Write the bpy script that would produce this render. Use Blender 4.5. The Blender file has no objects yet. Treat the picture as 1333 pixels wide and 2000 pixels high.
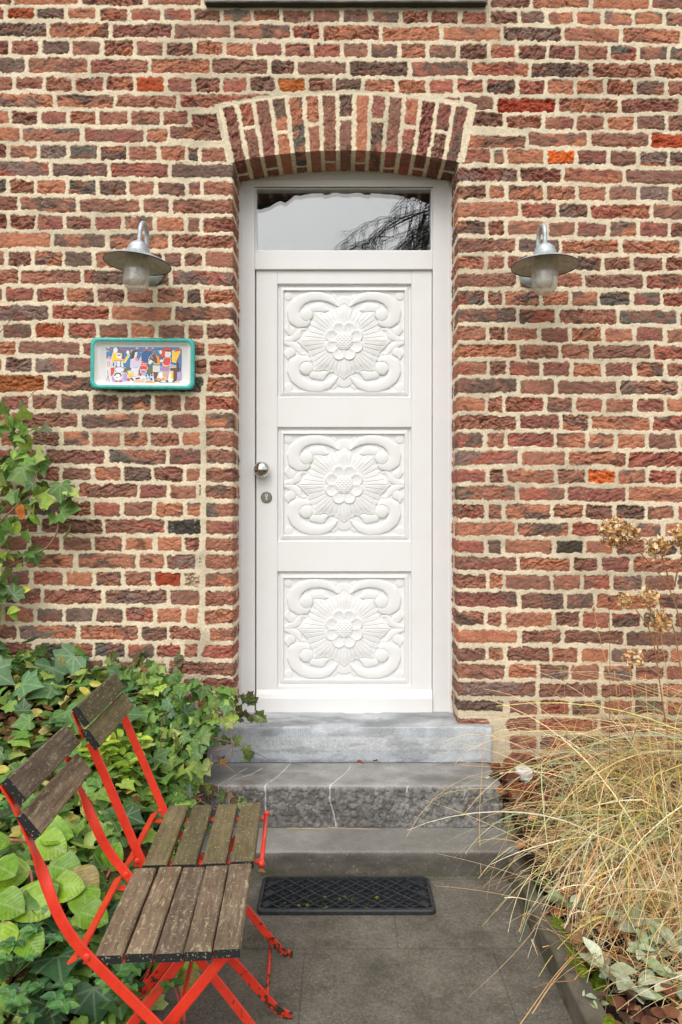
import bpy, math, random
import numpy as np
from mathutils import Vector, Matrix

R = math.radians
rng = np.random.default_rng(7)
random.seed(7)
scene = bpy.context.scene
C = scene.collection

# ---------------------------------------------------------------- camera, sky, sun, exposure
F, D0, CH = 1370.0, 3.3, 1.445          # focal length (px), wall distance, camera height
cam_d = bpy.data.cameras.new("camera"); cam = bpy.data.objects.new("camera", cam_d); C.objects.link(cam)
cam.location = (0, -D0, CH); cam.rotation_euler = (R(90), 0, 0)
cam_d.sensor_fit = 'VERTICAL'; cam_d.sensor_height = 36.0; cam_d.lens = F / 2000 * 36
cam_d.clip_start = 0.05; cam_d.clip_end = 400
scene.camera = cam
SUN_EL, SUN_ROT = 52, 195
w = bpy.data.worlds.new("World"); scene.world = w; w.use_nodes = True
wn = w.node_tree; bg = wn.nodes['Background']
sky = wn.nodes.new('ShaderNodeTexSky'); sky.sky_type = 'NISHITA'; sky.sun_disc = False
sky.sun_elevation = R(SUN_EL); sky.sun_rotation = R(SUN_ROT); sky.air_density = 1.0; sky.dust_density = 3.0
hs = wn.nodes.new('ShaderNodeHueSaturation'); hs.inputs['Saturation'].default_value = 0.22
wn.links.new(sky.outputs[0], hs.inputs['Color']); wn.links.new(hs.outputs[0], bg.inputs[0])
bg.inputs[1].default_value = 0.15
sd = bpy.data.lights.new("sun", 'SUN'); sun = bpy.data.objects.new("sun", sd); C.objects.link(sun)
sd.energy = 0.9; sd.angle = R(80); sd.color = (1.0, 0.95, 0.87)
az = R(-18); el = R(SUN_EL)               # towards the sun: behind the camera, a little left
tosun = Vector((math.sin(az) * math.cos(el), -math.cos(az) * math.cos(el), math.sin(el)))
sun.rotation_euler = tosun.to_track_quat('Z', 'Y').to_euler()
scene.view_settings.view_transform = 'Standard'; scene.view_settings.look = 'None'
scene.view_settings.exposure = 0.62; scene.view_settings.gamma = 1
scene.cycles.max_bounces = 8; scene.cycles.transparent_max_bounces = 24

# ---------------------------------------------------------------- helpers
def P(px, py, d):
    return np.array([(px - 666.5) * d / F, d - D0, CH - (py - 1000) * d / F])
def lin(r, g, b):
    f = lambda c: ((c / 255 + 0.055) / 1.055) ** 2.4 if c > 10 else c / 255 / 12.92
    return np.array([f(r), f(g), f(b)])
def sst(a, b, x):
    t = np.clip((x - a) / (b - a), 0, 1); return t * t * (3 - 2 * t)
def h2(ix, iy, seed):
    a = (ix.astype(np.int64) * 374761393 + iy.astype(np.int64) * 668265263 + seed * 974711) & 0xffffffff
    a = ((a ^ (a >> 13)) * 1274126177) & 0xffffffff
    a = (a ^ (a >> 16)) * 2246822519 & 0xffffffff
    return ((a ^ (a >> 15)) & 0xffffff) / float(0xffffff)
def vn(x, y, seed=0):
    xi = np.floor(x); yi = np.floor(y); fx = x - xi; fy = y - yi
    fx = fx * fx * fx * (fx * (fx * 6 - 15) + 10); fy = fy * fy * fy * (fy * (fy * 6 - 15) + 10)
    a = h2(xi, yi, seed); b = h2(xi + 1, yi, seed); c = h2(xi, yi + 1, seed); d = h2(xi + 1, yi + 1, seed)
    return (a + (b - a) * fx) * (1 - fy) + (c + (d - c) * fx) * fy
def fbm(x, y, seed=0, o=3):
    s = 0; a = 0.5; t = 0
    for k in range(o):
        s = s + a * vn(x, y, seed + k * 17); t += a; x = x * 2.03 + 5.1; y = y * 2.03 + 2.7; a *= 0.55
    return s / t
def tag(o, label=None, cat=None, group=None, kind=None):
    if label: o['label'] = label
    if cat: o['category'] = cat
    if group: o['group'] = group
    o['kind'] = kind or 'thing'
    return o
def empty(name, loc, rz=0):
    o = bpy.data.objects.new(name, None); C.objects.link(o); o.location = loc; o.rotation_euler = (0, 0, rz)
    o.empty_display_size = 0.1
    return o
ORIG = {}
def np_mesh(name, v, faces, m, parent=None, col=None, uv=None, smooth=True, base=None, mats=None, fmat=None):
    """one mesh object. faces: int array (n,k) or list of lists. v in the frame of the thing's root unless base is given"""
    v = np.asarray(v, float)
    if base is not None: v = v - np.asarray(base, float)
    me = bpy.data.meshes.new(name)
    if isinstance(faces, np.ndarray):
        n, k = faces.shape
        loops = faces.reshape(-1); starts = np.arange(n) * k
    else:
        n = len(faces); ln = np.array([len(f) for f in faces]); loops = np.concatenate([np.asarray(f) for f in faces])
        starts = np.concatenate([[0], np.cumsum(ln)[:-1]])
    me.vertices.add(len(v)); me.vertices.foreach_set('co', v.astype(np.float32).reshape(-1))
    me.loops.add(len(loops)); me.loops.foreach_set('vertex_index', loops.astype(np.int32))
    me.polygons.add(n); me.polygons.foreach_set('loop_start', starts.astype(np.int32))
    me.polygons.foreach_set('use_smooth', np.full(n, smooth))
    for mm in (mats or [m]): me.materials.append(mm)
    if fmat is not None: me.polygons.foreach_set('material_index', np.asarray(fmat, np.int32))
    if col is not None:
        at = me.color_attributes.new('Col', 'FLOAT_COLOR', 'POINT')
        c4 = np.ones((len(v), 4), np.float32); c4[:, :3] = col
        at.data.foreach_set('color', c4.reshape(-1))
    if uv is not None:
        ul = me.uv_layers.new(name='UVMap'); ul.data.foreach_set('uv', np.asarray(uv, np.float32)[loops].reshape(-1))
    me.update(calc_edges=True); me.validate()
    o = bpy.data.objects.new(name, me); C.objects.link(o)
    if parent is not None: o.parent = parent
    return o
def grid_faces(nu, nv, flip=False):
    i = np.arange(nu * nv).reshape(nu, nv)
    q = np.stack([i[:-1, :-1], i[1:, :-1], i[1:, 1:], i[:-1, 1:]], -1).reshape(-1, 4)
    return q[:, ::-1] if flip else q
class MB:
    """collects shapes for ONE mesh"""
    def __init__(s): s.v = []; s.f = []; s.c = []; s.fm = []; s.n = 0; s.uv = []
    def add(s, v, f, col=None, fm=0, uv=None):
        v = np.asarray(v, float); s.v.append(v); s.f += [[int(i) + s.n for i in q] for q in f]
        s.fm += [fm] * len(f) if np.isscalar(fm) else list(fm)
        s.c.append(np.tile(np.asarray(col if col is not None else (1, 1, 1), float), (len(v), 1)) if np.ndim(col) < 2 else np.asarray(col))
        s.uv.append(np.zeros((len(v), 2)) if uv is None else np.asarray(uv)); s.n += len(v)
    def box(s, x0, x1, y0, y1, z0, z1, b=0.0, col=None, fm=0):
        if b <= 0:
            v = [(x, y, z) for x in (x0, x1) for y in (y0, y1) for z in (z0, z1)]
            f = [(0, 1, 3, 2), (4, 6, 7, 5), (0, 4, 5, 1), (2, 3, 7, 6), (0, 2, 6, 4), (1, 5, 7, 3)]
            s.add(v, f, col, fm); return
        v = []; idx = {}
        for i, x in enumerate((x0, x1)):
            for j, y in enumerate((y0, y1)):
                for k, z in enumerate((z0, z1)):
                    sx, sy, sz = (1 - 2 * i), (1 - 2 * j), (1 - 2 * k)
                    idx[i, j, k] = (len(v), len(v) + 1, len(v) + 2)
                    v += [(x, y + sy * b, z + sz * b), (x + sx * b, y, z + sz * b), (x + sx * b, y + sy * b, z)]
        g = lambda i, j, k, a: idx[i, j, k][a]
        f = []
        for i in (0, 1):
            q = [g(i, 0, 0, 0), g(i, 1, 0, 0), g(i, 1, 1, 0), g(i, 0, 1, 0)]; f.append(q[::-1] if i == 0 else q)
            q = [g(0, i, 0, 1), g(1, i, 0, 1), g(1, i, 1, 1), g(0, i, 1, 1)]; f.append(q if i == 0 else q[::-1])
            q = [g(0, 0, i, 2), g(1, 0, i, 2), g(1, 1, i, 2), g(0, 1, i, 2)]; f.append(q[::-1] if i == 0 else q)
        for a in (0, 1):
            for c in (0, 1):
                q = [g(a, c, 0, 0), g(a, c, 0, 1), g(a, c, 1, 1), g(a, c, 1, 0)]; f.append(q if a == c else q[::-1])
                q = [g(a, 0, c, 0), g(a, 0, c, 2), g(a, 1, c, 2), g(a, 1, c, 0)]; f.append(q[::-1] if a == c else q)
                q = [g(0, a, c, 1), g(0, a, c, 2), g(1, a, c, 2), g(1, a, c, 1)]; f.append(q if a == c else q[::-1])
                for k in (0, 1):
                    q = [g(a, c, k, 0), g(a, c, k, 1), g(a, c, k, 2)]; f.append(q if (a + c + k) % 2 == 1 else q[::-1])
        s.add(v, f, col, fm)
    def tube(s, pts, r, n=8, col=None, cap=True):
        pts = np.asarray(pts, float); m = len(pts); r = np.full(m, r) if np.isscalar(r) else np.asarray(r)
        t = np.gradient(pts, axis=0); t /= np.linalg.norm(t, axis=1)[:, None] + 1e-9
        a = np.array([0, 0, 1.0]) if abs(t[0, 2]) < 0.9 else np.array([1.0, 0, 0])
        u = np.cross(t[0], a); u /= np.linalg.norm(u); vs = []
        for i in range(m):
            u = u - t[i] * (u @ t[i]); u /= np.linalg.norm(u) + 1e-9; w_ = np.cross(t[i], u)
            for k in range(n):
                th = 2 * math.pi * k / n; vs.append(pts[i] + r[i] * (math.cos(th) * u + math.sin(th) * w_))
        f = [(i * n + k, i * n + (k + 1) % n, (i + 1) * n + (k + 1) % n, (i + 1) * n + k) for i in range(m - 1) for k in range(n)]
        if cap: f += [list(range(n))[::-1], [(m - 1) * n + k for k in range(n)]]
        s.add(vs, f, col)
    def lathe(s, prof, c, n=32, axis='Z', col=None):
        vs = []; m = len(prof)
        for (r, h) in prof:
            for k in range(n):
                th = 2 * math.pi * k / n; x, y = r * math.cos(th), r * math.sin(th)
                vs.append((c[0] + x, c[1] + y, c[2] + h) if axis == 'Z' else (c[0] + x, c[1] - h, c[2] + y))
        f = [(i * n + k, i * n + (k + 1) % n, (i + 1) * n + (k + 1) % n, (i + 1) * n + k) for i in range(m - 1) for k in range(n)]
        s.add(vs, f, col)
    def bar(s, pts, wd, w_, t_, col=None, b=0.0012):
        """flat iron: pts centre line, wd width directions, section w_ x t_"""
        pts = np.asarray(pts, float); m = len(pts); wd = np.asarray(wd, float)
        if wd.ndim == 1: wd = np.tile(wd, (m, 1))
        t = np.gradient(pts, axis=0); t /= np.linalg.norm(t, axis=1)[:, None]; vs = []
        for i in range(m):
            u = wd[i] - t[i] * (wd[i] @ t[i]); u /= np.linalg.norm(u); q = np.cross(t[i], u)
            for (a, c) in ((1, .6), (.86, 1), (-.86, 1), (-1, .6), (-1, -.6), (-.86, -1), (.86, -1), (1, -.6)):
                vs.append(pts[i] + u * a * w_ / 2 + q * c * t_ / 2)
        n = 8
        f = [(i * n + k, i * n + (k + 1) % n, (i + 1) * n + (k + 1) % n, (i + 1) * n + k) for i in range(m - 1) for k in range(n)]
        f += [list(range(n))[::-1], [(m - 1) * n + k for k in range(n)]]
        s.add(vs, f, col)
    def build(s, name, m, parent=None, smooth=False, base=None, mats=None):
        return np_mesh(name, np.concatenate(s.v), s.f, m, parent, np.concatenate(s.c), np.concatenate(s.uv), smooth, base, mats, s.fm)

# ---------------------------------------------------------------- materials
def newmat(name, color=(.5, .5, .5), rough=.6, metal=0, spec=.5):
    m = bpy.data.materials.new(name); m.use_nodes = True; nt = m.node_tree; b = nt.nodes['Principled BSDF']
    b.inputs['Base Color'].default_value = (*color, 1); b.inputs['Roughness'].default_value = rough
    b.inputs['Metallic'].default_value = metal; b.inputs['Specular IOR Level'].default_value = spec
    return m, nt, b
def N(nt, typ, **kw):
    n = nt.nodes.new('ShaderNode' + typ)
    for k, v in kw.items():
        if k in n.inputs: n.inputs[k].default_value = v
        else: setattr(n, k, v)
    return n
def L(nt, a, b): nt.links.new(a, b)
def coord(nt, scale=(1, 1, 1), kind='Object', rot=(0, 0, 0)):
    tc = N(nt, 'TexCoord'); mp = N(nt, 'Mapping'); mp.inputs['Scale'].default_value = scale; mp.inputs['Rotation'].default_value = rot
    L(nt, tc.outputs[kind], mp.inputs['Vector']); return mp.outputs[0]
def noise(nt, vec, scale, detail=4, rough=.6):
    n = N(nt, 'TexNoise'); n.inputs['Scale'].default_value = scale; n.inputs['Detail'].default_value = detail; n.inputs['Roughness'].default_value = rough
    if vec is not None: L(nt, vec, n.inputs['Vector'])
    return n.outputs['Fac']
def ramp(nt, fac, stops):
    r = N(nt, 'ValToRGB'); el_ = r.color_ramp.elements
    while len(el_) < len(stops): el_.new(0.5)
    for e, (p, c) in zip(el_, stops): e.position = p; e.color = (*c, 1) if len(c) == 3 else c
    L(nt, fac, r.inputs[0]); return r.outputs[0]
def mix(nt, fac, a, b, mode='MIX'):
    m = N(nt, 'Mix'); m.data_type = 'RGBA'; m.blend_type = mode
    for s_, v in ((0, fac), (6, a), (7, b)):
        if hasattr(v, 'is_output'): L(nt, v, m.inputs[s_])
        else: m.inputs[s_].default_value = v if s_ == 0 else (*v, 1)
    return m.outputs[2]
def bump(nt, b, h, strength=.3, dist=.01):
    n = N(nt, 'Bump'); n.inputs['Strength'].default_value = strength; n.inputs['Distance'].default_value = dist
    L(nt, h, n.inputs['Height']); L(nt, n.outputs[0], b.inputs['Normal'])
def colattr(nt):
    a = N(nt, 'Attribute'); a.attribute_name = 'Col'; return a.outputs['Color']

M_wall, nt, b = newmat('brick_and_mortar', rough=.95, spec=.15)
v_ = coord(nt); gr = noise(nt, v_, 170, 3)
L(nt, mix(nt, 1, colattr(nt), ramp(nt, gr, [(.25, (.78, .78, .78)), (.75, (1.15, 1.15, 1.15))]), 'MULTIPLY'), b.inputs['Base Color'])
bump(nt, b, noise(nt, v_, 210, 5, .7), .8, .007)

def white_paint(name, base):
    m, nt, b = newmat(name, rough=.42, spec=.4)
    v_ = coord(nt); n1 = noise(nt, v_, 6, 5); n2 = noise(nt, coord(nt, (60, 60, 4)), 2, 4)
    c = mix(nt, ramp(nt, n1, [(.45, (0, 0, 0)), (.8, (.5, .5, .5))]), base, tuple(np.array(base) * np.array([.93, .92, .89])))
    sp = N(nt, 'TexVoronoi'); sp.inputs['Scale'].default_value = 9; L(nt, v_, sp.inputs['Vector'])
    c = mix(nt, ramp(nt, sp.outputs['Distance'], [(.012, (.75,) * 3), (.022, (0, 0, 0))]), c, (.35, .32, .28))
    L(nt, c, b.inputs['Base Color']); bump(nt, b, n2, .12, .002)
    return m
M_white = white_paint('white_door_paint', (.79, .785, .77))
M_whitef = white_paint('white_frame_paint', (.79, .785, .77))

def stone(name, rough=.8):
    m, nt, b = newmat(name, rough=rough, spec=.3)
    v_ = coord(nt); g = noise(nt, v_, 190, 4); g2 = noise(nt, v_, 14, 5)
    c = mix(nt, 1, colattr(nt), ramp(nt, g, [(.25, (.72,) * 3), (.75, (1.2,) * 3)]), 'MULTIPLY')
    c = mix(nt, 1, c, ramp(nt, g2, [(.3, (.85,) * 3), (.7, (1.12,) * 3)]), 'MULTIPLY')
    L(nt, c, b.inputs['Base Color']); bump(nt, b, g, .4, .004); return m
M_stone = stone('bluestone')

M_galv, nt, b = newmat('galvanised_steel', rough=.5, metal=.55)
v_ = coord(nt); c = ramp(nt, noise(nt, v_, 45, 5), [(.3, (.30, .34, .36)), (.5, (.46, .50, .52)), (.7, (.58, .62, .64))])
L(nt, c, b.inputs['Base Color']); bump(nt, b, noise(nt, v_, 120, 3), .15, .003)
M_galvin, nt, b = newmat('dull_shade_lining', rough=.7, metal=.2)
v_ = coord(nt); L(nt, ramp(nt, noise(nt, v_, 40, 5), [(.3, (.40, .39, .34)), (.7, (.60, .59, .52))]), b.inputs['Base Color'])
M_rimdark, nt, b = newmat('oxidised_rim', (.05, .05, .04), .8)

def glassmat(name, tr, df, gl, tint=(1, 1, 1), rough=.02, dcol=(.7, .68, .62)):
    m = bpy.data.materials.new(name); m.use_nodes = True; nt = m.node_tree; nt.nodes.remove(nt.nodes['Principled BSDF'])
    out = nt.nodes['Material Output']
    t = N(nt, 'BsdfTransparent'); t.inputs[0].default_value = (*tint, 1)
    g = N(nt, 'BsdfGlossy'); g.inputs['Roughness'].default_value = rough; g.inputs[0].default_value = (1, 1, 1, 1)
    m1 = N(nt, 'MixShader'); m1.inputs[0].default_value = gl; L(nt, t.outputs[0], m1.inputs[1]); L(nt, g.outputs[0], m1.inputs[2])
    if df > 0:
        d = N(nt, 'BsdfDiffuse'); d.inputs[0].default_value = (*dcol, 1)
        tl = N(nt, 'BsdfTranslucent'); tl.inputs[0].default_value = (*dcol, 1)
        ma = N(nt, 'MixShader'); ma.inputs[0].default_value = .5; L(nt, d.outputs[0], ma.inputs[1]); L(nt, tl.outputs[0], ma.inputs[2])
        m2 = N(nt, 'MixShader'); L(nt, m1.outputs[0], m2.inputs[1]); L(nt, ma.outputs[0], m2.inputs[2])
        f = ramp(nt, noise(nt, coord(nt), 25, 4), [(.3, (df * .7,) * 3), (.7, (df * 1.3,) * 3)]); L(nt, f, m2.inputs[0])
        L(nt, m2.outputs[0], out.inputs[0])
    else: L(nt, m1.outputs[0], out.inputs[0])
    return m
M_pane = glassmat('window_glass', 1, 0, .115, (.9, .93, .94), .004)
M_globe = glassmat('dirty_lamp_glass', 1, .40, .12, (.97, .96, .94), .06)
M_bulb, nt, b = newmat('opal_bulb', (.90, .88, .82), .3)
M_brass, nt, b = newmat('lamp_socket', (.55, .50, .36), .5)
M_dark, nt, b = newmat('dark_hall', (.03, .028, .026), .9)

M_red, nt, b = newmat('red_enamel', rough=.38, spec=.5)
v_ = coord(nt); geo = N(nt, 'NewGeometry'); sx = N(nt, 'SeparateXYZ'); L(nt, geo.outputs['Position'], sx.inputs[0])
c = ramp(nt, noise(nt, v_, 30, 4), [(.3, (.64, .030, .013)), (.7, (.76, .052, .020))])
n1 = noise(nt, v_, 55, 5, .7)
hz = N(nt, 'MapRange'); hz.inputs[1].default_value = .02; hz.inputs[2].default_value = .22; hz.inputs[3].default_value = .14; hz.inputs[4].default_value = -.12
L(nt, sx.outputs[2], hz.inputs[0]); ad = N(nt, 'Math', operation='ADD'); L(nt, n1, ad.inputs[0]); L(nt, hz.outputs[0], ad.inputs[1])
c = mix(nt, ramp(nt, ad.outputs[0], [(.60, (0, 0, 0)), (.63, (1, 1, 1))]), c, (.03, .032, .015))
n9 = noise(nt, v_, 130, 3, .6); c = mix(nt, ramp(nt, n9, [(.70, (0, 0, 0)), (.73, (.8,) * 3)]), c, (.16, .05, .03))
L(nt, c, b.inputs['Base Color']); bump(nt, b, noise(nt, v_, 60, 3), .08, .003)

def wood(name, c0, c1, c2, lich, amt, seed):
    m, nt, b = newmat(name, rough=.85, spec=.2)
    v_ = coord(nt, (1, .09, 1)); n1 = noise(nt, v_, 95, 6, .7); v2 = coord(nt); n2 = noise(nt, v2, 7 + seed, 4)
    c = ramp(nt, n1, [(.30, c0), (.5, c1), (.72, c2)])
    c = mix(nt, ramp(nt, n2, [(.35, (0, 0, 0)), (.7, (.75,) * 3)]), c, tuple(np.array(c0) * 1.2))
    n3 = noise(nt, coord(nt, (1, .22, 1)), 85 + seed * 5, 6, .72)
    c = mix(nt, ramp(nt, n3, [(amt, (0, 0, 0)), (amt + .09, (.75,) * 3)]), c, lich)
    oi = N(nt, 'ObjectInfo'); c = mix(nt, 1, c, ramp(nt, oi.outputs['Random'], [(0, (.78, .78, .80)), (1, (1.28, 1.22, 1.15))]), 'MULTIPLY')
    n4 = noise(nt, v2, 120, 2)
    c = mix(nt, ramp(nt, n4, [(.64, (0, 0, 0)), (.68, (.9,) * 3)]), c, (.42, .45, .12) if seed == 2 else (.38, .36, .24))
    L(nt, c, b.inputs['Base Color']); bump(nt, b, n1, .7, .004); return m
M_wood1 = wood('weathered_wood_with_pale_lichen', (.085, .060, .040), (.195, .145, .096), (.33, .262, .18), (.42, .36, .24), .55, 1)
M_wood2 = wood('weathered_wood_greenish', (.075, .062, .036), (.15, .122, .070), (.22, .18, .105), (.17, .18, .05), .56, 2)
M_end, nt, b = newmat('blackened_end_grain', rough=.9)
v_ = coord(nt); L(nt, ramp(nt, noise(nt, v_, 150, 2), [(.62, (.012, .012, .011)), (.70, (.35, .37, .25))]), b.inputs['Base Color'])

M_rubber, nt, b = newmat('black_rubber', (.018, .020, .023), .55)
v_ = coord(nt); L(nt, ramp(nt, noise(nt, v_, 60, 5), [(.4, (.014, .016, .019)), (.75, (.04, .042, .045))]), b.inputs['Base Color'])
M_steel, nt, b = newmat('brushed_steel', (.62, .60, .56), .16, 1)
M_lock, nt, b = newmat('lock_steel', (.22, .20, .17), .45, .9)
M_brightlock, nt, b = newmat('lock_key_face', (.6, .58, .54), .3, .9)
M_black, nt, b = newmat('black_slot', (.01, .01, .01), .8)
M_glaze, nt, b = newmat('glazed_ceramic', rough=.18, spec=.5)
v_ = coord(nt); c = mix(nt, 1, colattr(nt), ramp(nt, noise(nt, v_, 55, 5, .7), [(.3, (.72,) * 3), (.7, (1.15,) * 3)]), 'MULTIPLY')
L(nt, c, b.inputs['Base Color'])
M_dish, nt, b = newmat('white_glaze', (.80, .79, .75), .2)
M_paintpic, nt, b = newmat('painted_glaze', rough=.22); L(nt, colattr(nt), b.inputs['Base Color'])
M_plastic, nt, b = newmat('white_plastic', (.8, .8, .82), .35)

def leafmat(name, rough=.42, trans=.22, vein=True, lateral=False):
    m = bpy.data.materials.new(name); m.use_nodes = True; nt = m.node_tree; b = nt.nodes['Principled BSDF']
    out = nt.nodes['Material Output']; c = colattr(nt)
    v_ = coord(nt); c = mix(nt, 1, c, ramp(nt, noise(nt, v_, 70, 4), [(.3, (.75,) * 3), (.7, (1.22,) * 3)]), 'MULTIPLY')
    if vein:
        uv = N(nt, 'UVMap'); uv.uv_map = 'UVMap'; s_ = N(nt, 'SeparateXYZ'); L(nt, uv.outputs[0], s_.inputs[0])
        ax = N(nt, 'Math', operation='ABSOLUTE'); L(nt, s_.outputs[0], ax.inputs[0])
        yy = N(nt, 'Math', operation='SUBTRACT'); L(nt, s_.outputs[1], yy.inputs[0]); yy.inputs[1].default_value = .05
        last = None
        for (dx, dy) in ((0, 1), (.74, .67), (.995, .1)):
            a = N(nt, 'Math', operation='MULTIPLY'); L(nt, ax.outputs[0], a.inputs[0]); a.inputs[1].default_value = dy
            q = N(nt, 'Math', operation='MULTIPLY'); L(nt, yy.outputs[0], q.inputs[0]); q.inputs[1].default_value = dx
            r_ = N(nt, 'Math', operation='SUBTRACT'); L(nt, a.outputs[0], r_.inputs[0]); L(nt, q.outputs[0], r_.inputs[1])
            e = N(nt, 'Math', operation='ABSOLUTE'); L(nt, r_.outputs[0], e.inputs[0])
            if last is None: last = e.outputs[0]
            else:
                mi = N(nt, 'Math', operation='MINIMUM'); L(nt, last, mi.inputs[0]); L(nt, e.outputs[0], mi.inputs[1]); last = mi.outputs[0]
        f = ramp(nt, last, [(.010, (.40,) * 3), (.04, (0, 0, 0))])
        c = mix(nt, f, c, mix(nt, .5, c, (.55, .62, .38)))
        if lateral:
            k_ = N(nt, 'Math', operation='MULTIPLY'); L(nt, ax.outputs[0], k_.inputs[0]); k_.inputs[1].default_value = .75
            d_ = N(nt, 'Math', operation='SUBTRACT'); L(nt, s_.outputs[1], d_.inputs[0]); L(nt, k_.outputs[0], d_.inputs[1])
            p_ = N(nt, 'Math', operation='PINGPONG'); L(nt, d_.outputs[0], p_.inputs[0]); p_.inputs[1].default_value = .055
            c = mix(nt, ramp(nt, p_.outputs[0], [(.0, (.25,) * 3), (.014, (0, 0, 0))]), c, mix(nt, .35, c, (.5, .62, .25)))
            bump(nt, b, p_.outputs[0], .3, .03)
            c = mix(nt, ramp(nt, noise(nt, v_, 16, 4), [(.5, (0, 0, 0)), (.72, (.6,) * 3)]), c, (.16, .22, .03))
    L(nt, c, b.inputs['Base Color']); b.inputs['Roughness'].default_value = rough; b.inputs['Specular IOR Level'].default_value = .4
    t = N(nt, 'BsdfTranslucent'); L(nt, c, t.inputs[0]); ms = N(nt, 'MixShader'); ms.inputs[0].default_value = trans
    L(nt, b.outputs[0], ms.inputs[1]); L(nt, t.outputs[0], ms.inputs[2]); L(nt, ms.outputs[0], out.inputs[0])
    return m
M_leaf = leafmat('glossy_leaf'); M_dry = leafmat('dry_leaf', .8, .15, False); M_grass = leafmat('grass_blade', .6, .35, False)
M_berg = leafmat('bergenia_leaf_skin', .28, .2, True, True); M_felt = leafmat('felted_leaf', .85, .1, True)
M_stem, nt, b = newmat('stem', rough=.75); L(nt, colattr(nt), b.inputs['Base Color'])

M_soil, nt, b = newmat('soil', rough=1, spec=.1)
v_ = coord(nt); L(nt, ramp(nt, noise(nt, v_, 40, 6, .7), [(.3, (.012, .009, .006)), (.6, (.045, .03, .02)), (.8, (.09, .06, .035))]), b.inputs['Base Color'])
bump(nt, b, noise(nt, v_, 60, 5), 1, .02)
M_moss, nt, b = newmat('moss', rough=1, spec=.1)
v_ = coord(nt); L(nt, ramp(nt, noise(nt, v_, 90, 4), [(.3, (.05, .085, .006)), (.7, (.20, .28, .02))]), b.inputs['Base Color'])
bump(nt, b, noise(nt, v_, 160, 3), 1, .01)

M_path, nt, b = newmat('concrete_path', rough=.85, spec=.3)
v_ = coord(nt); n1 = noise(nt, v_, 4.5, 8, .75); n2 = noise(nt, v_, 85, 5, .75)
c = ramp(nt, n1, [(.25, (.066, .058, .046)), (.5, (.125, .112, .090)), (.75, (.20, .178, .142))])
c = mix(nt, 1, c, ramp(nt, n2, [(.28, (.55,) * 3), (.72, (1.5,) * 3)]), 'MULTIPLY')
n3 = noise(nt, v_, 7, 6, .7); c = mix(nt, ramp(nt, n3, [(.50, (0, 0, 0)), (.70, (.65,) * 3)]), c, (.035, .036, .018))
n5 = noise(nt, v_, 150, 3, .75); n6 = noise(nt, v_, 5, 3)
sm_ = N(nt, 'Math', operation='MULTIPLY_ADD'); L(nt, n6, sm_.inputs[0]); sm_.inputs[1].default_value = .22; L(nt, n5, sm_.inputs[2])
c = mix(nt, ramp(nt, sm_.outputs[0], [(.735, (0, 0, 0)), (.78, (.9,) * 3)]), c, (.34, .31, .25))
n7 = noise(nt, v_, 22, 5, .7); c = mix(nt, ramp(nt, n7, [(.60, (0, 0, 0)), (.72, (.45,) * 3)]), c, (.17, .15, .115))
bt = N(nt, 'TexBrick'); bt.offset = .5; bt.inputs['Scale'].default_value = 1; bt.inputs['Mortar Size'].default_value = .004; bt.inputs['Mortar Smooth'].default_value = .5
bt.inputs['Brick Width'].default_value = .62; bt.inputs['Row Height'].default_value = .44; mpv = coord(nt); mpv.node.inputs['Location'].default_value = (.12, .10, 0)
L(nt, mpv, bt.inputs['Vector'])
c = mix(nt, mix(nt, 1, bt.outputs['Fac'], (.4, .4, .4), 'MULTIPLY'), c, (.045, .041, .033))
L(nt, c, b.inputs['Base Color']); bump(nt, b, n2, .35, .004)
M_ground, nt, b = newmat('ground_far', rough=1)
v_ = coord(nt); L(nt, ramp(nt, noise(nt, v_, 1.5, 6), [(.3, (.05, .06, .025)), (.7, (.10, .10, .05))]), b.inputs['Base Color'])
M_bark, nt, b = newmat('dark_bark', (.03, .026, .022), .9)
M_strip, nt, b = newmat('dark_reflection_strip', (.035, .028, .027), .9)  # for the unseen strip added behind the camera

# ---------------------------------------------------------------- brick wall
XL, XR = -0.508, 0.552                       # door opening
ZS = CH + (1000 - 318) / 415                 # springing of the arch
AXC, AR, ARING = 0.022, 2.58, 0.272
AZC = CH + (1000 - 294) / 415 - AR
TOPZ = 4.25
# courses measured on the photograph: y centre left / right (px) and the head joints (px)
LY = [5/2.836, 25.4, 60.6, 94.1, 128.7, 165, 197.5, 231, 264.5, 299, 333.2, 366.7, 401.3, 436.2, 469, 506.7, 542, 577.2, 611.5] + \
     [600 + q / 2.702 for q in (130, 218, 310, 405, 505, 600, 695, 790, 880, 970, 1065, 1155, 1250, 1340, 1435, 1530, 1627, 1720, 1812, 1905, 1990)] + [1371, 1406, 1440, 1475, 1510]
RY = [q / 2.879 for q in (18, 98, 198, 297, 392, 492, 590, 690, 787, 888, 988, 1085, 1185, 1287, 1385, 1480, 1578, 1680)] + \
     [600 + q / 2.857 for q in (52, 152, 250, 347, 445, 545, 645, 745, 848, 942, 1045, 1140, 1243, 1337, 1435, 1535, 1640, 1745, 1842, 1940)] + [1313, 1348, 1382, 1416, 1451, 1485, 1520]
LJa = [[75, 450, 810, 1130], [32, 200, 372, 546, 716, 896, 1065], [270, 613, 956], [55, 225, 393, 570, 747, 915, 1080], [147, 494, 832],
       [78, 245, 412, 582, 748, 918, 1075], [304, 642, 990], [57, 222, 382, 540, 718, 893, 1053], [118, 460, 802, 935], [47, 216, 377, 548, 707, 880, 1038, 1108],
       [285, 607, 942], [45, 198, 374, 542, 707, 866, 1035, 1122], [104, 432, 780, 948], [45, 205, 358, 520, 682, 857, 1030, 1115], [290, 598, 943],
       [37, 182, 353, 522, 690, 905, 1015, 1127], [107, 455, 815, 945], [22, 195, 365, 535, 694, 861, 1030, 1120], [280, 612, 958]]
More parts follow.
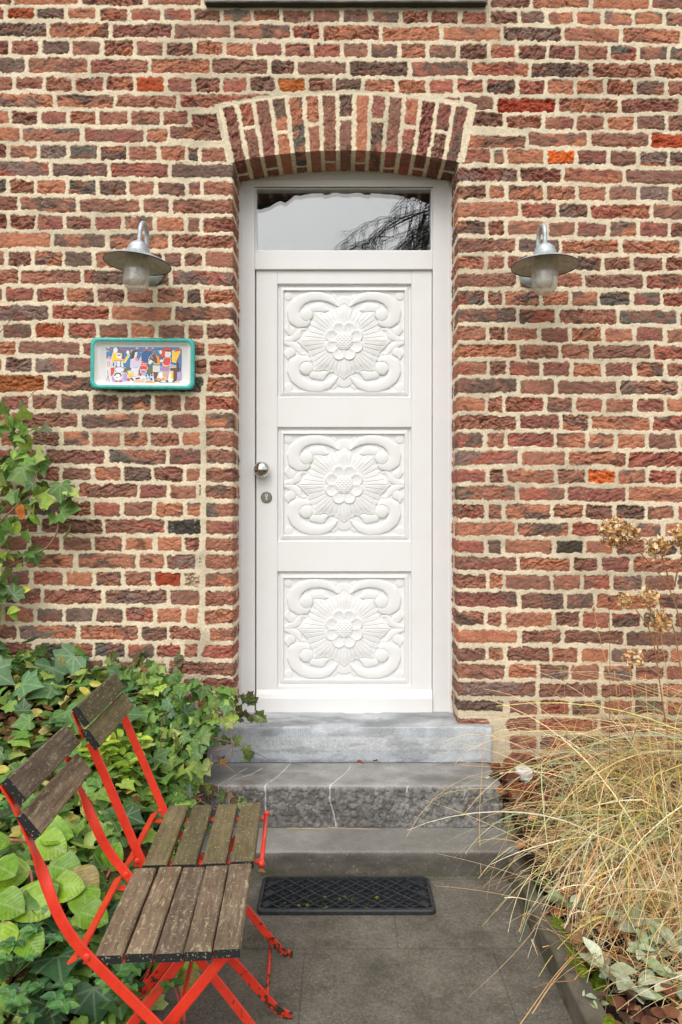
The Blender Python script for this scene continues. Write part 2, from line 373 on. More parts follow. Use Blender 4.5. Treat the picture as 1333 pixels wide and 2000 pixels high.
LJb = [[10, 178, 352, 516, 680, 828, 988, 1083], [92, 430, 760, 1090], [20, 180, 348, 510, 680, 840, 990, 1098], [243, 580, 900, 1082], [160, 312, 477, 638, 805, 966, 1070],
       [98, 418, 743, 898, 1055], [160, 322, 483, 643, 790, 955, 1065], [235, 565, 888, 1077], [185, 320, 490, 647, 807, 975, 1063], [80, 407, 730, 887, 1045],
       [160, 335, 487, 646, 815, 977, 1070], [210, 548, 877, 1072], [155, 325, 492, 658, 822, 968, 1057], [130, 400, 728, 877, 1045], [165, 342, 502, 652, 810, 967, 1063],
       [225, 548, 888, 1065], [15, 185, 340, 504, 658, 820, 972, 1057], [95, 415, 740, 887, 1100], [180, 345, 497, 665, 822, 962, 1052], [230, 555, 880], [200, 370, 540, 700, 860, 960, 1060]]
RJa = [[245, 485, 822, 1155], [243, 417, 568, 730, 885, 1060, 1233], [318, 662, 990, 1325], [245, 407, 577, 736, 920, 1085, 1255], [480, 820, 1170],
       [222, 402, 566, 730, 900, 1067, 1245], [95, 283, 628, 980, 1325], [335, 552, 728, 902, 1070, 1245], [462, 810, 1150], [262, 340, 565, 738, 918, 1085, 1257],
       [415, 662, 1005], [242, 345, 562, 740, 915, 1085, 1272], [418, 635, 807, 1158], [237, 340, 570, 737, 917, 1088, 1262], [405, 652, 988], [228, 343, 560, 730, 883, 1052, 1228],
       [410, 620, 780, 1125], [232, 328, 537, 702, 865, 1050, 1218]]
RJb = [[405, 625, 960, 1300], [235, 340, 525, 697, 880, 1055, 1228], [410, 640, 812, 1150], [240, 350, 535, 706, 885, 1057, 1228], [412, 618, 965, 1310], [233, 327, 558, 720, 890, 1060, 1227],
       [408, 645, 810, 1152], [222, 340, 617, 790, 950, 1125, 1300], [415, 682, 1017], [235, 338, 618, 793, 955, 1127, 1295], [402, 677, 1017], [232, 327, 600, 775, 947, 1120, 1290],
       [400, 695, 860, 1050, 1218], [227, 325, 607, 775, 945, 1120, 1297], [408, 710, 865, 1043], [235, 328, 593, 763, 932, 1105, 1290], [410, 673, 837, 1190], [228, 323, 602, 760, 925, 1100, 1275],
       [412, 658, 1003], [233, 335, 592, 750, 920, 1090, 1250]]
CJ = [[], [82, 220, 358, 500, 635, 772, 912, 1052, 1185], [132, 407, 542, 818, 1102], [90, 232, 365, 500, 640, 766, 905, 1037, 1180], [28, 303, 425, 668, 953, 1235], [77, 205, 335, 475, 605, 738, 892, 1035, 1168]]
pxm = lambda q: (q - 666.5) / 415
NR = len(LY); joints_up = []; joints_l = []; joints_r = []
for i in range(NR):
    lj = [q / 2.836 for q in LJa[i]] if i < 19 else ([q / 2.702 for q in LJb[i - 19]] if i - 19 < len(LJb) else [30 + k * (120 if i % 2 else 59) for k in range(4 if i % 2 else 8)])
    rj = [870 + q / 2.879 for q in RJa[i]] if i < 18 else ([870 + q / 2.857 for q in RJb[i - 18]] if i - 18 < len(RJb) else [990 + (i % 2) * 60 + k * (120 if i % 2 else 62) for k in range(6)])
    cj = [400 + q / 2.38 for q in CJ[i]] if i < len(CJ) else []
    if i == 0: cj = [460, 580, 700, 820]
    pitch = 120 if len(lj) < 6 else 60
    ext_l = [lj[0] - pitch * k for k in range(1, 14)]
    pr = 120 if len(rj) < 6 else 60
    ext_r = [rj[-1] + pr * k for k in range(1, 14)]
    lj = [q for q in lj if q < 442]; deep = [.135, .20][i % 2]
    joints_l.append(np.array(sorted(pxm(q) for q in ext_l + lj) + [XL + deep, XL + .235]))
    joints_r.append(np.array([XR - .235, XR - deep] + sorted(pxm(q) for q in rj + ext_r if q > 897)))
    mid = [q for q in cj if q > (lj[-1] + 15) and q < (rj[0] - 15)]
    joints_up.append(np.array(sorted(pxm(q) for q in ext_l + lj + mid + rj + ext_r)))
LY = np.array(LY); RY = np.array(RY)
ZLc = CH + (1000 - LY) / 415; ZRc = CH + (1000 - RY) / 415
PAL = np.array([lin(96, 66, 60), lin(118, 70, 58), lin(138, 76, 58), lin(158, 84, 54), lin(146, 66, 50), lin(86, 72, 68), lin(126, 62, 54), lin(112, 80, 76)])
PAL = (PAL * .72 + .28 * PAL.mean(1, keepdims=True)) * np.array([1.42, 1.58, 1.38])
PALW = np.cumsum([.10, .20, .25, .20, .09, .02, .10, .04])
ORANGE = [((1096, 308), lin(226, 112, 52)), ((1172, 933), lin(220, 116, 62)), ((1030, 206), lin(178, 66, 46)), ((294, 166), lin(188, 74, 44)), ((374, 1130), lin(206, 150, 122)), ((40, 25), lin(186, 78, 50)),
          ((330, 1135), lin(170, 64, 42)), ((98, 646), lin(176, 78, 52)), ((40, 748), lin(166, 84, 50)), ((390, 1043), lin(74, 68, 64)), ((1110, 1068), lin(76, 68, 58)), ((568, 168), lin(184, 88, 46)), ((1320, 275), lin(186, 70, 44))]

def course_bricks(s, z, joints):
    """for unrolled wall coordinates -> signed distance inside a brick (m), brick id, local u,v"""
    sw = s + .011 * (fbm(s * 60, z * 70, 3, 3) - .5) + .006 * (vn(s * 14, z * 14, 8) - .5)
    zw = z + .016 * (fbm(s * 48, z * 70, 21, 3) - .5) + .007 * (vn(s * 9, z * 9, 28) - .5)
    t = (s + 1.1) / 2.15
    sdv = np.full(s.shape, -.02); bid = np.zeros(s.shape, np.int64)
    lu = np.zeros(s.shape)
    cz = [ZLc[i] + (ZRc[i] - ZLc[i]) * t for i in range(NR)]
    for i in range(NR):
        up = (cz[i - 1] + cz[i]) / 2 if i > 0 else cz[i] + .041
        lo = (cz[i + 1] + cz[i]) / 2 if i < NR - 1 else cz[i] - .041
        mk = (zw <= up) & (zw > lo)
        if not mk.any(): continue
        j = joints[i]; ss = sw[mk]; k = np.clip(np.searchsorted(j, ss), 1, len(j) - 1)
        idn = i * 4001 + (k * 37) + (np.round(j[k] * 90).astype(np.int64) % 1000) * 211
        r = lambda n: h2(idn, np.full_like(idn, n), 5)
        a = j[k - 1] + .0058 + .005 * r(1); c_ = j[k] - .0058 - .005 * r(2)
        lo_ = lo[mk] + .0062 + .0055 * r(3); hi_ = up[mk] - .0062 - .0055 * r(4)
        sl = (r(9) - .5) * .05
        zz = zw[mk] + sl * (ss - (a + c_) / 2)
        qa = np.minimum(ss - a, c_ - ss); qb = np.minimum(zz - lo_, hi_ - zz); rc = .010
        sdv[mk] = np.where((qa < rc) & (qb < rc), rc - np.hypot(rc - qa, rc - qb), np.minimum(qa, qb)); bid[mk] = idn
        lu[mk] = (ss - a) / np.maximum(c_ - a, .01)
    # courses above the photo
    mk = zw > (cz[0] + .041)
    if mk.any():
        zz = zw[mk] - (cz[0][mk] + .041); row = np.floor(zz / .0825); fz = zz - row * .0825
        pit = np.where(row % 2 == 0, .145, .29); k = np.floor(sw[mk] / pit); fs = sw[mk] - k * pit
        sdv[mk] = np.minimum(np.minimum(fs - .008, pit - .008 - fs), np.minimum(fz - .0105, .0825 - .0105 - fz)); bid[mk] = (row * 911 + k * 13 + 700001).astype(np.int64)
    return sdv, bid, lu
def arch_bricks(x, z, rad_off=None):
    dx = x - AXC; dz = z - AZC; th = np.degrees(np.arctan2(dx, dz)); rr = np.hypot(dx, dz) - AR
    rr = rr if rad_off is None else rad_off
    thw = th + .25 * (fbm(x * 40, z * 30 + rr * 30, 77, 3) - .5) + .12 * (vn(x * 12, rr * 12, 71) - .5); rw = rr + .010 * (fbm(x * 40, z * 40, 87, 3) - .5)
    A = 11.95; n = 15; wd = 2 * A / n; kf = (thw + A) / wd; k = np.floor(kf); f = (kf - k) * wd
    gth = .16 + .06 * h2(k.astype(np.int64), np.zeros(k.shape, np.int64), 9)
    sda = np.minimum(f - gth, wd - gth - f) * (AR + .1) * math.pi / 180
    inn = (k >= 0) & (k < n); odd = (k.astype(np.int64) % 2 == 1)
    spl = .10 + .055 * h2(k.astype(np.int64), np.ones(k.shape, np.int64), 4)
    hi = np.where(odd & (rw < spl), spl - .009, ARING - .012); lo = np.where(odd & (rw >= spl), spl + .009, -.02)
    sdr = np.minimum(rw - lo, hi - rw)
    return np.where(inn, np.minimum(sda, sdr), -.02), (k * 7 + odd * (rw >= spl) * 3 + 90001).astype(np.int64), th, rr, rw
def surface(s, z, sdv, bid, vertical=False):
    """height and colour from the brick layout"""
    r = lambda n: h2(bid, np.full_like(bid, n), 31)
    ox = r(1) * 40; oz = r(2) * 40; ang = (r(3) - .5) * .9
    if vertical: uu, vv = z, s
    else: uu, vv = s, z
    a = uu * np.cos(ang) + vv * np.sin(ang) + ox; c_ = -uu * np.sin(ang) + vv * np.cos(ang) + oz
    wx = (fbm(a * 22, c_ * 30, 41, 2) - .5) * .035
    rid = 1 - np.abs(2 * vn((a + wx) * 17, (c_ + wx) * 52, 51) - 1)
    rid2 = 1 - np.abs(2 * vn((a - wx) * 55, (c_ + wx * 1.3) * 120, 52) - 1); f2 = vn(a * 130, c_ * 150, 53)
    f1 = fbm(a * 30, c_ * 60, 61, 3)
    rough = .22 + 1.0 * r(5) ** 1.4
    sdv = sdv - .0045 * (vn(uu * 120, vv * 120, 91) - .35) * sst(.012, 0, sdv)
    m = sst(-.0012, .0022, sdv)
    crag = -.0115 * np.clip(rid - .78, 0, 1) * 4.4 - .0058 * np.clip(rid2 - .62, 0, 1) * 2.6 + .0070 * (f1 - .5) * 2 + .0026 * (f2 - .5) * 2
    hb = .0014 + crag * rough - .003 * sst(.012, 0, sdv) + .004 * (r(6) - .5)
    hm = .0016 * (fbm(uu * 30, vv * 45, 95, 4) - .5) * 2 + .0008 * (fbm(uu * 120, vv * 120, 96, 2) - .5) * 2 - .0002 + .0022 * (fbm(uu * 7, vv * 9, 97, 2) - .5)
    pit = sst(.80, .86, vn(a * 48, c_ * 60, 171)) * sst(.35, .6, r(11)); hb = hb - .0035 * pit
    h = hb * m + hm * (1 - m)
    pi = np.searchsorted(PALW, np.clip(r(7), 0, .999)); pi2 = np.searchsorted(PALW, np.clip(r(8), 0, .999))
    base = PAL[np.clip(pi, 0, 7)]; alt = PAL[np.clip(pi2, 0, 7)]
    for qi, (q, col) in enumerate(ORANGE):
        col = col if qi < 2 or col[0] < .2 else col * np.array([.84, 1.25, 1.3])
        xx = pxm(q[0]); zz = CH + (1000 - q[1]) / 415
        d_ = np.hypot(s - xx, z - zz)
        if not vertical and d_.min() < .01:
            t_ = bid == bid.reshape(-1)[np.argmin(d_)]
            base = np.where(t_[..., None], col * .98, base); alt = np.where(t_[..., None], col * .80, alt)
    n1 = fbm(a * 12, c_ * 22, 101, 4); k1 = sst(.42, .66, n1)[..., None]
    cb = base * (1 - k1) + alt * k1
    n2 = fbm(a * 55, c_ * 90, 111, 3); cb = cb * (.92 + .80 * n2)[..., None]
    burn = sst(.76, .84, fbm(a * 17, c_ * 26, 121, 3))[..., None] * .6
    cb = cb * (1 - burn) + lin(62, 54, 52) * burn
    lime = .7 * sst(.86, .92, vn(a * 200, c_ * 230, 131)) * sst(.55, .75, vn(a * 25, c_ * 25, 132))
    cb = cb * (1 - .75 * lime[..., None]) + lin(214, 200, 176) * (.75 * lime[..., None])
    cm = lin(238, 222, 191) * (.88 + .28 * fbm(uu * 25, vv * 30, 141, 4))[..., None]
    st = sst(.50, .78, fbm(uu * 3.1, vv * 5, 151, 4))[..., None]; cm = cm * (1 - .22 * st)
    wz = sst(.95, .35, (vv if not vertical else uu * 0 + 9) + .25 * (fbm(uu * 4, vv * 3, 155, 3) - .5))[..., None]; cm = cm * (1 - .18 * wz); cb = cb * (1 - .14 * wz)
    run = sst(.60, .80, fbm(uu * 9, vv * .9, 157, 3))[..., None]; cm = cm * (1 - .10 * run); cb = cb * (1 - .12 * run)
    speck = sst(.86, .9, vn(uu * 160, vv * 160, 161))[..., None] * .35; cm = cm * (1 - speck) + lin(120, 100, 80) * speck
    return h, cb * m[..., None] + cm * (1 - m[..., None])
def lines(segs):
    out = []
    for (a, b_, st) in segs: out.append(np.arange(a, b_ - 1e-6, st))
    return np.append(np.concatenate(out), segs[-1][1])
def finish_patch(pos, nrm, h, col, name, parent, keep=None, flip=False, incl=False):
    nu, nv = pos.shape[:2]
    v = (pos + nrm * h[..., None]).reshape(-1, 3); f = grid_faces(nu, nv, flip)
    if keep is not None:
        f = f[keep.reshape(-1)[f].mean(1) > (.49 if incl else .51)]
        used = np.unique(f); mp_ = np.full(len(v), -1); mp_[used] = np.arange(len(used)); f = mp_[f]; v = v[used]; col = col.reshape(-1, 3)[used]
    return v, f, col.reshape(-1, 3)
ST = .0032
wall = empty('brick_wall', (0, 0, 0))
tag(wall, 'weathered red brick house wall with thick cream mortar around the white door', 'wall')
pieces = []; CR = .012
zl = lines([(-.05, .25, .012), (.25, ZS, ST)])
for side in (-1, 1):
    xe = XL if side < 0 else XR
    uf = lines([(0, .85, .012), (.85, 2.6 - abs(xe) - CR, ST)])      # distance from the outer end
    nA = 6
    px_, py_, nx_, ny_, ss_ = [], [], [], [], []
    for q in uf:
        x_ = side * 2.6 - side * q
        px_.append(x_); py_.append(0); nx_.append(0); ny_.append(-1); ss_.append(x_)
    for k in range(1, nA + 1):
        th = k / nA * math.pi / 2
        px_.append(xe + side * CR - side * CR * math.sin(th)); py_.append(CR - CR * math.cos(th)); nx_.append(-side * math.sin(th)); ny_.append(-math.cos(th)); ss_.append(xe + side * CR * (1 - th))
    for q in np.arange(CR + .005, .242, .005):
        px_.append(xe); py_.append(q); nx_.append(-side); ny_.append(0); ss_.append(xe - side * q)
    px_, py_, nx_, ny_, ss_ = map(np.array, (px_, py_, nx_, ny_, ss_))
    S, Z = np.meshgrid(ss_, zl, indexing='ij')
    s0, bid, lu = course_bricks(S, Z, joints_l if side < 0 else joints_r)
    if side > 0:                                                     # smooth mortar repair beside the top step
        rep = sst(.02, -.03, np.abs(S - .735) - .055 + .03 * (vn(S * 9, Z * 9, 3) - .5)) * sst(.50, .45, Z); s0 = s0 - .05 * rep
        rep2 = sst(.60, .5, Z) * sst(.46, .40, np.abs(S - .62) * 2) * sst(.44, .47, Z); s0 = s0 - .008 * rep2
    else:                                                            # long mortar repair beside the quoin bricks
        rep = sst(.016, .006, np.abs(S - pxm(396) - .012 * (vn(Z * 4, Z * 0, 3) - .5))) * sst(2.05, 1.98, Z) * sst(.75, .85, Z); s0 = s0 - .03 * rep
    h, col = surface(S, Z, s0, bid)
    pos = np.stack([np.broadcast_to(px_[:, None], S.shape), np.broadcast_to(py_[:, None], S.shape), Z], -1)
    nrm = np.stack([np.broadcast_to(nx_[:, None], S.shape), np.broadcast_to(ny_[:, None], S.shape), Z * 0], -1)
    pieces.append(finish_patch(pos, nrm, h, col, '', None, flip=(side > 0)))
# upper wall, with the arch ring as a part of its own
xs = lines([(-2.6, -1.75, .012), (-1.75, 1.75, ST), (1.75, 2.6, .012)])
zarch = np.where((xs > XL) & (xs < XR), np.maximum(AZC + np.sqrt(np.maximum(AR ** 2 - (xs - AXC) ** 2, 0)), ZS), ZS)
wl = lines([(0, .85, ST), (.85, TOPZ - ZS, .012)]); tt = wl / wl[-1]
X = np.broadcast_to(xs[:, None], (len(xs), len(wl))); Z = zarch[:, None] + tt[None] * (TOPZ - zarch)[:, None]
s0, bid, lu = course_bricks(X, Z, joints_up)
sa, ba, th, rr, rw = arch_bricks(X, Z)
ring = (np.abs(th) < 12.15 + .1 * (vn(Z * 30, X * 0, 2) - .5)) & (rw < ARING) & (rr < ARING + .02)
near = (np.abs(th) < 12.5) & (rw < ARING + .012)
s0 = np.where(ring, sa, np.where(near, -.01, s0)); bid = np.where(ring, ba, bid)
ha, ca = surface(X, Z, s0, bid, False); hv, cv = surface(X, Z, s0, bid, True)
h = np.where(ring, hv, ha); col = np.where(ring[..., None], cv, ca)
pos = np.stack([X, X * 0, Z], -1); nrm = np.zeros_like(pos); nrm[..., 1] = -1
keep = ~ring
pieces.append(finish_patch(pos, nrm, h, col, '', None, keep=keep.astype(float)))
kr = finish_patch(pos, nrm, h, col, '', None, keep=ring.astype(float), incl=True)
# soffit
xs2 = lines([(XL, XR, ST)]); yl = np.concatenate([[0], np.arange(.004, .242, .005)])
XX, YY = np.meshgrid(xs2, yl, indexing='ij'); ZA = np.maximum(AZC + np.sqrt(AR ** 2 - (XX - AXC) ** 2), ZS)
sa, ba, th, rr, rw = arch_bricks(XX, ZA, YY * 0 + .05)
kk = ba // 7
j0 = .10 + .06 * h2(kk, kk * 0 + 3, 4); j0 = np.where(kk % 2 == 0, .30, j0)
dj = np.abs(YY + .006 * (fbm(XX * 40, YY * 40, 5, 2) - .5) - j0) - .008; sa = np.minimum(sa, np.where(YY > .30, -.01, dj)); sa = np.minimum(sa, .205 - YY)
ba = ba + (YY > j0) * 5
h, col = surface(YY, XX, sa, ba, True)
rnd = np.sqrt(np.maximum(0, 1 - (1 - np.clip(YY / .012, 0, 1)) ** 2)) * .012 - .012
pos = np.stack([XX, YY, ZA], -1); nrm = np.stack([XX * 0 - (XX - AXC) / AR, XX * 0, -(ZA - AZC) / AR], -1)
h = h * np.clip(YY / .01, 0, 1) + rnd * 0
sof = finish_patch(pos, nrm, h, col, '', None, flip=False)
def join(ps):
    off = 0; V = []; Fc = []; Cc = []
    for v, f, c_ in ps: V.append(v); Fc.append(f + off); Cc.append(c_); off += len(v)
    return np.concatenate(V), np.concatenate(Fc), np.concatenate(Cc)
v, f, c_ = join(pieces); np_mesh('brickwork', v, f, M_wall, wall, c_)
v, f, c_ = join([kr, sof]); np_mesh('brick_arch', v, f, M_wall, wall, c_)
mb = MB(); mb.box(-2.6, XL - .03, .04, .42, -.05, TOPZ - .005); mb.box(XR + .03, 2.6, .04, .42, -.05, TOPZ - .005); mb.box(XL - .029, XR + .029, .04, .42, 3.28, TOPZ - .005)
mb.build('wall_core', M_soil, wall)
def stone_col(x, z, c0, c1, seed): k = fbm(x * 5, z * 8, seed, 4)[..., None]; return c0 * (1 - k) + c1 * k

def stone_block(name, x0, x1, yf, yb, zb, zt, hfn, cfn, rad=.012, step=.004, parent=None):
    """front riser + rounded nose + tread as one displaced skin, closed at the ends"""
    xs_ = np.linspace(x0, x1, int((x1 - x0) / step) + 1)
    pr = [(yf, z_, 0, -1, 0) for z_ in np.arange(zb, zt - rad, step)]
    pr = [(yf, z_, -1., 0.) for z_ in np.arange(zb, zt - rad, step)]
    for k in range(6):
        a = k / 5 * math.pi / 2; pr.append((yf + rad - rad * math.cos(a), zt - rad + rad * math.sin(a), -math.cos(a), math.sin(a)))
    pr += [(y_, zt, 0., 1.) for y_ in np.arange(yf + rad + step, yb, step * 1.2)]
    pr = np.array(pr); s_ = np.concatenate([[0], np.cumsum(np.hypot(np.diff(pr[:, 0]), np.diff(pr[:, 1])))])
    X_, S_ = np.meshgrid(xs_, s_, indexing='ij'); Y_ = np.broadcast_to(pr[:, 0], X_.shape); Z_ = np.broadcast_to(pr[:, 1], X_.shape)
    ny = np.broadcast_to(pr[:, 2], X_.shape); nz = np.broadcast_to(pr[:, 3], X_.shape); front = (ny < -.7)
    h_ = hfn(X_, Y_, Z_, front); ed = np.minimum(X_ - x0, x1 - X_); h_ = h_ - .006 * sst(.012, 0, ed)
    c_ = cfn(X_, Y_, Z_, front, S_)
    v = np.stack([X_, Y_ + ny * h_, Z_ + nz * h_], -1).reshape(-1, 3); nu, nv = X_.shape
    f = [list(q) for q in grid_faces(nu, nv)]
    i0 = list(range(nv)); i1 = [(nu - 1) * nv + k for k in range(nv)]
    b0, b1 = len(v), len(v) + 1
    v = np.concatenate([v, [(x0, yb, zb), (x1, yb, zb)]]); cc = c_.reshape(-1, 3); cc = np.concatenate([cc, cc[:2]])
    f += [i0 + [b0], (i1 + [b1])[::-1]]
    return np_mesh(name, v, f, M_stone, parent, cc, None, True)
def vein_mask(X_, Z_, Y_, front, lines_, S_):
    m = np.zeros(X_.shape)
    wob = .006 * (fbm(X_ * 30, S_ * 30, 5, 3) - .5)
    for pts in lines_:
        for (a, b_) in zip(pts[:-1], pts[1:]):
            a = np.array(a); b_ = np.array(b_); dx, dy = b_ - a; L2 = dx * dx + dy * dy
            t_ = np.clip(((X_ - a[0]) * dx + (S_ - a[1]) * dy) / L2, 0, 1)
            m = np.maximum(m, sst(.0038, .0012, np.hypot(X_ + wob - a[0] - t_ * dx, S_ + wob - a[1] - t_ * dy)))
    return m[..., None]
Z1, Z2, Z3 = .448, .276, .097
Y1, Y2, Y3 = -.034, -.306, -.519
def h1(x, y, z, fr):
    tool = .0010 * np.sin(x * 2 * math.pi / .011 + 2 * vn(x * 20, z * 6, 4)); band = sst(.33, .335, z) * sst(.392, .387, z)
    hh = np.where(fr, tool * (1 - band) + band * (.0035 * (fbm(x * 90, z * 120, 6, 3) - .5) + .001), .002 * (fbm(x * 14, y * 14, 7, 3) - .5))
    chip = sst(.60, .8, fbm(x * 9, x * 0 + 3, 12, 3)) * sst(.035, 0, np.abs(z - .447) + np.abs(y - Y1) * 1.0)
    return hh - .010 * chip - .006 * sst(.57, .72, fbm(x * 7, y * 7, 15, 2)) * (~fr)
def c1(x, y, z, fr, s):
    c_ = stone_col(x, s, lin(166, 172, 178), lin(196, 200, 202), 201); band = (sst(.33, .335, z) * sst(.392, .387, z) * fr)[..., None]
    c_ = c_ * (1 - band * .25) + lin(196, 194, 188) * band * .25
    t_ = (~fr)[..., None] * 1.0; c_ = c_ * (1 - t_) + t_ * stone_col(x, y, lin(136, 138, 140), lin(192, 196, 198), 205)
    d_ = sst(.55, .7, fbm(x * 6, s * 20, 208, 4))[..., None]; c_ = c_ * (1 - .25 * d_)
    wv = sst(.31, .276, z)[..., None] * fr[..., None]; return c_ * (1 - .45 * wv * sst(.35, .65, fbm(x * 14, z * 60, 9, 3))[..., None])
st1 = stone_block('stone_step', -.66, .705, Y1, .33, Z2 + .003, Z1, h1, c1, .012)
tag(st1, 'uppermost step, pale blue grey stone with a tooled front edge right under the door', 'step', 'stone steps up to the door')
def h2_(x, y, z, fr):
    hh = np.where(fr, .006 * (fbm(x * 26, z * 30, 16, 3) - .5) + .008 * (fbm(x * 95, z * 60, 19, 2) - .5) - .006 * np.clip(1 - np.abs(2 * vn(x * 60, z * 38, 18) - 1) - .7, 0, 1) * 3, .0035 * (fbm(x * 10, y * 10, 17, 3) - .5))
    return hh - .010 * sst(.5, .75, fbm(x * 12, x * 0 + 9, 22, 3)) * sst(.03, 0, np.abs(z - Z2) + np.abs(y - Y2))
SV = Z2 - Z3
V2 = [[P2 for P2 in ((-.525, 0), (-.52, .09), (-.525, SV), (-.49, SV + .07), (-.45, SV + .16), (-.43, SV + .2))], [(-.45, 0.03), (-.475, .09), (-.48, SV - .02)], [(-.47, SV + .06), (-.40, SV + .12), (-.36, SV + .2)],
      [(-.325, 0), (-.322, .08), (-.325, SV), (-.285, SV + .08), (-.25, SV + .2), (-.235, SV + .26)], [(-.02, 0), (-.028, .05), (-.048, .12), (-.046, SV), (-.01, SV + .07), (.02, SV + .14), (.045, SV + .22)],
      [(.28, SV - .03), (.287, SV)], [(.52, SV - .06), (.53, SV - .02)]]
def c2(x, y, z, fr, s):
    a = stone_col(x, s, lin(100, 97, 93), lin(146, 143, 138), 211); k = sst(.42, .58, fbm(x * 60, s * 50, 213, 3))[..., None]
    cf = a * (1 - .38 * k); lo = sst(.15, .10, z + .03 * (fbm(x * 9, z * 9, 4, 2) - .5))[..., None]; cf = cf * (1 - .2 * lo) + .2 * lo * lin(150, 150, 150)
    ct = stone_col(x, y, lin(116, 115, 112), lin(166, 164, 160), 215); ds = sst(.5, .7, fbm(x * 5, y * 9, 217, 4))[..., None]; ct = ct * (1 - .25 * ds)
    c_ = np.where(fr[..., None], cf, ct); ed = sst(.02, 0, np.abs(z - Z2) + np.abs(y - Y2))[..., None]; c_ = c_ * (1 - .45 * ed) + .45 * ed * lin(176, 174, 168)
    vm = vein_mask(x, z, y, fr, V2, s); return c_ * (1 - vm * .62) + lin(222, 220, 214) * vm * .62
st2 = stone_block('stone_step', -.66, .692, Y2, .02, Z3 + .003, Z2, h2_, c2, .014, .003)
tag(st2, 'middle step, dark rough faced stone crossed by thin white veins', 'step', 'stone steps up to the door')
def h3(x, y, z, fr):
    return np.where(fr, .008 * (fbm(x * 12, z * 20, 26, 4) - .5), .004 * (fbm(x * 8, y * 8, 27, 3) - .5)) - .008 * sst(.5, .75, fbm(x * 7, x * 0 + 2, 25, 3)) * sst(.03, 0, np.abs(z - Z3) + np.abs(y - Y3))
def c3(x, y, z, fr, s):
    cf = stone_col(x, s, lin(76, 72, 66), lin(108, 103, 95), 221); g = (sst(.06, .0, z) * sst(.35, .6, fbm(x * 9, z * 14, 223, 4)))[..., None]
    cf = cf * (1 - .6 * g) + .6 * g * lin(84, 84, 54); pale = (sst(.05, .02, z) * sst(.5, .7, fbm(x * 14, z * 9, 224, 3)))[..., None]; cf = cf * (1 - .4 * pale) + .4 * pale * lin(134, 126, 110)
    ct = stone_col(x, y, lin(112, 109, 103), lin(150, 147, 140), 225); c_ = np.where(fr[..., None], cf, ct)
    sp = sst(.90, .95, vn(x * 170, s * 170, 227))[..., None] * .3; return c_ * (1 - sp) + lin(180, 172, 156) * sp
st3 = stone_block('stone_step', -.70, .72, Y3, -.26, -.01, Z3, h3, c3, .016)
tag(st3, 'lowest step, low dark stone with a mossy foot behind the rubber mat', 'step', 'stone steps up to the door')
# window sill above
def hs_(x, y, z, fr): return .004 * (fbm(x * 20, z * 20, 36, 3) - .5)
def cs_(x, y, z, fr, s):
    c_ = stone_col(x, s, lin(150, 146, 134), lin(186, 184, 176), 231); g = sst(.5, .65, fbm(x * 14, s * 30, 233, 4))[..., None]; c_ = c_ * (1 - .4 * g) + .4 * g * lin(100, 96, 78)
    lo = sst(3.845, 3.82, z)[..., None]; return c_ * (1 - .5 * lo) + .5 * lo * lin(92, 86, 70)
sill = stone_block('window_sill', -.634, .68, -.035, .05, 3.822, 3.92, hs_, cs_, .008, parent=wall)
sill['label'] = 'grey stone window sill cut off by the top of the picture'
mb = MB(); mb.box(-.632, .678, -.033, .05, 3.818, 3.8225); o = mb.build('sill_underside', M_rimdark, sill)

# ---------------------------------------------------------------- front door
YF = .200; YD = .216                       # frame front, leaf front
dF, dD = D0 + YF, D0 + YD
fx = lambda px: (px - 666.5) * dF / F
fz = lambda py: CH - (py - 1000) * dF / F
dx_ = lambda px: (px - 666.5) * dD / F
dz_ = lambda py: CH - (py - 1000) * dD / F
door = empty('front_door', (0, YF, Z1))
tag(door, 'white painted wooden front door with three carved flower panels and a glazed transom', 'door')
BD = (0, YF, Z1)
mb = MB(); bv = .003
mb.box(XL - .02, fx(498), YF, YF + .07, Z1 - .02, fz(363), bv); mb.box(fx(846), XR + .02, YF, YF + .07, Z1 - .02, fz(363), bv)
mb.box(fx(498) + .0002, fx(846) - .0002, YF + .001, YF + .068, fz(526), fz(490), bv)
# bead along the posts
mb.box(XL - .02, XL + .016, YF - .012, YF, Z1 - .02, fz(372), .002); mb.box(XR - .012, XR + .02, YF - .012, YF, Z1 - .02, fz(372), .002)
# arched head board
n = 41; hx = np.linspace(XL - .02, XR + .02, n); top = np.maximum(AZC + np.sqrt(AR ** 2 - (hx - AXC) ** 2), ZS) + .02; bot = np.full(n, fz(363) + .0004)
v = [(x, y, z) for (x, t_, b_) in zip(hx, top, bot) for (y, z) in ((YF + .004, b_), (YF + .004, t_), (YF + .06, t_), (YF + .06, b_))]
f = [(4 * i + k, 4 * i + 4 + k, 4 * i + 4 + (k + 1) % 4, 4 * i + (k + 1) % 4) for i in range(n - 1) for k in range(4)]
mb.add(v, f); mb.box(fx(472), fx(878), YF - .004, YF + .003, fz(365), fz(352), .0015)
mb.build('door_frame', M_whitef, door, base=BD)
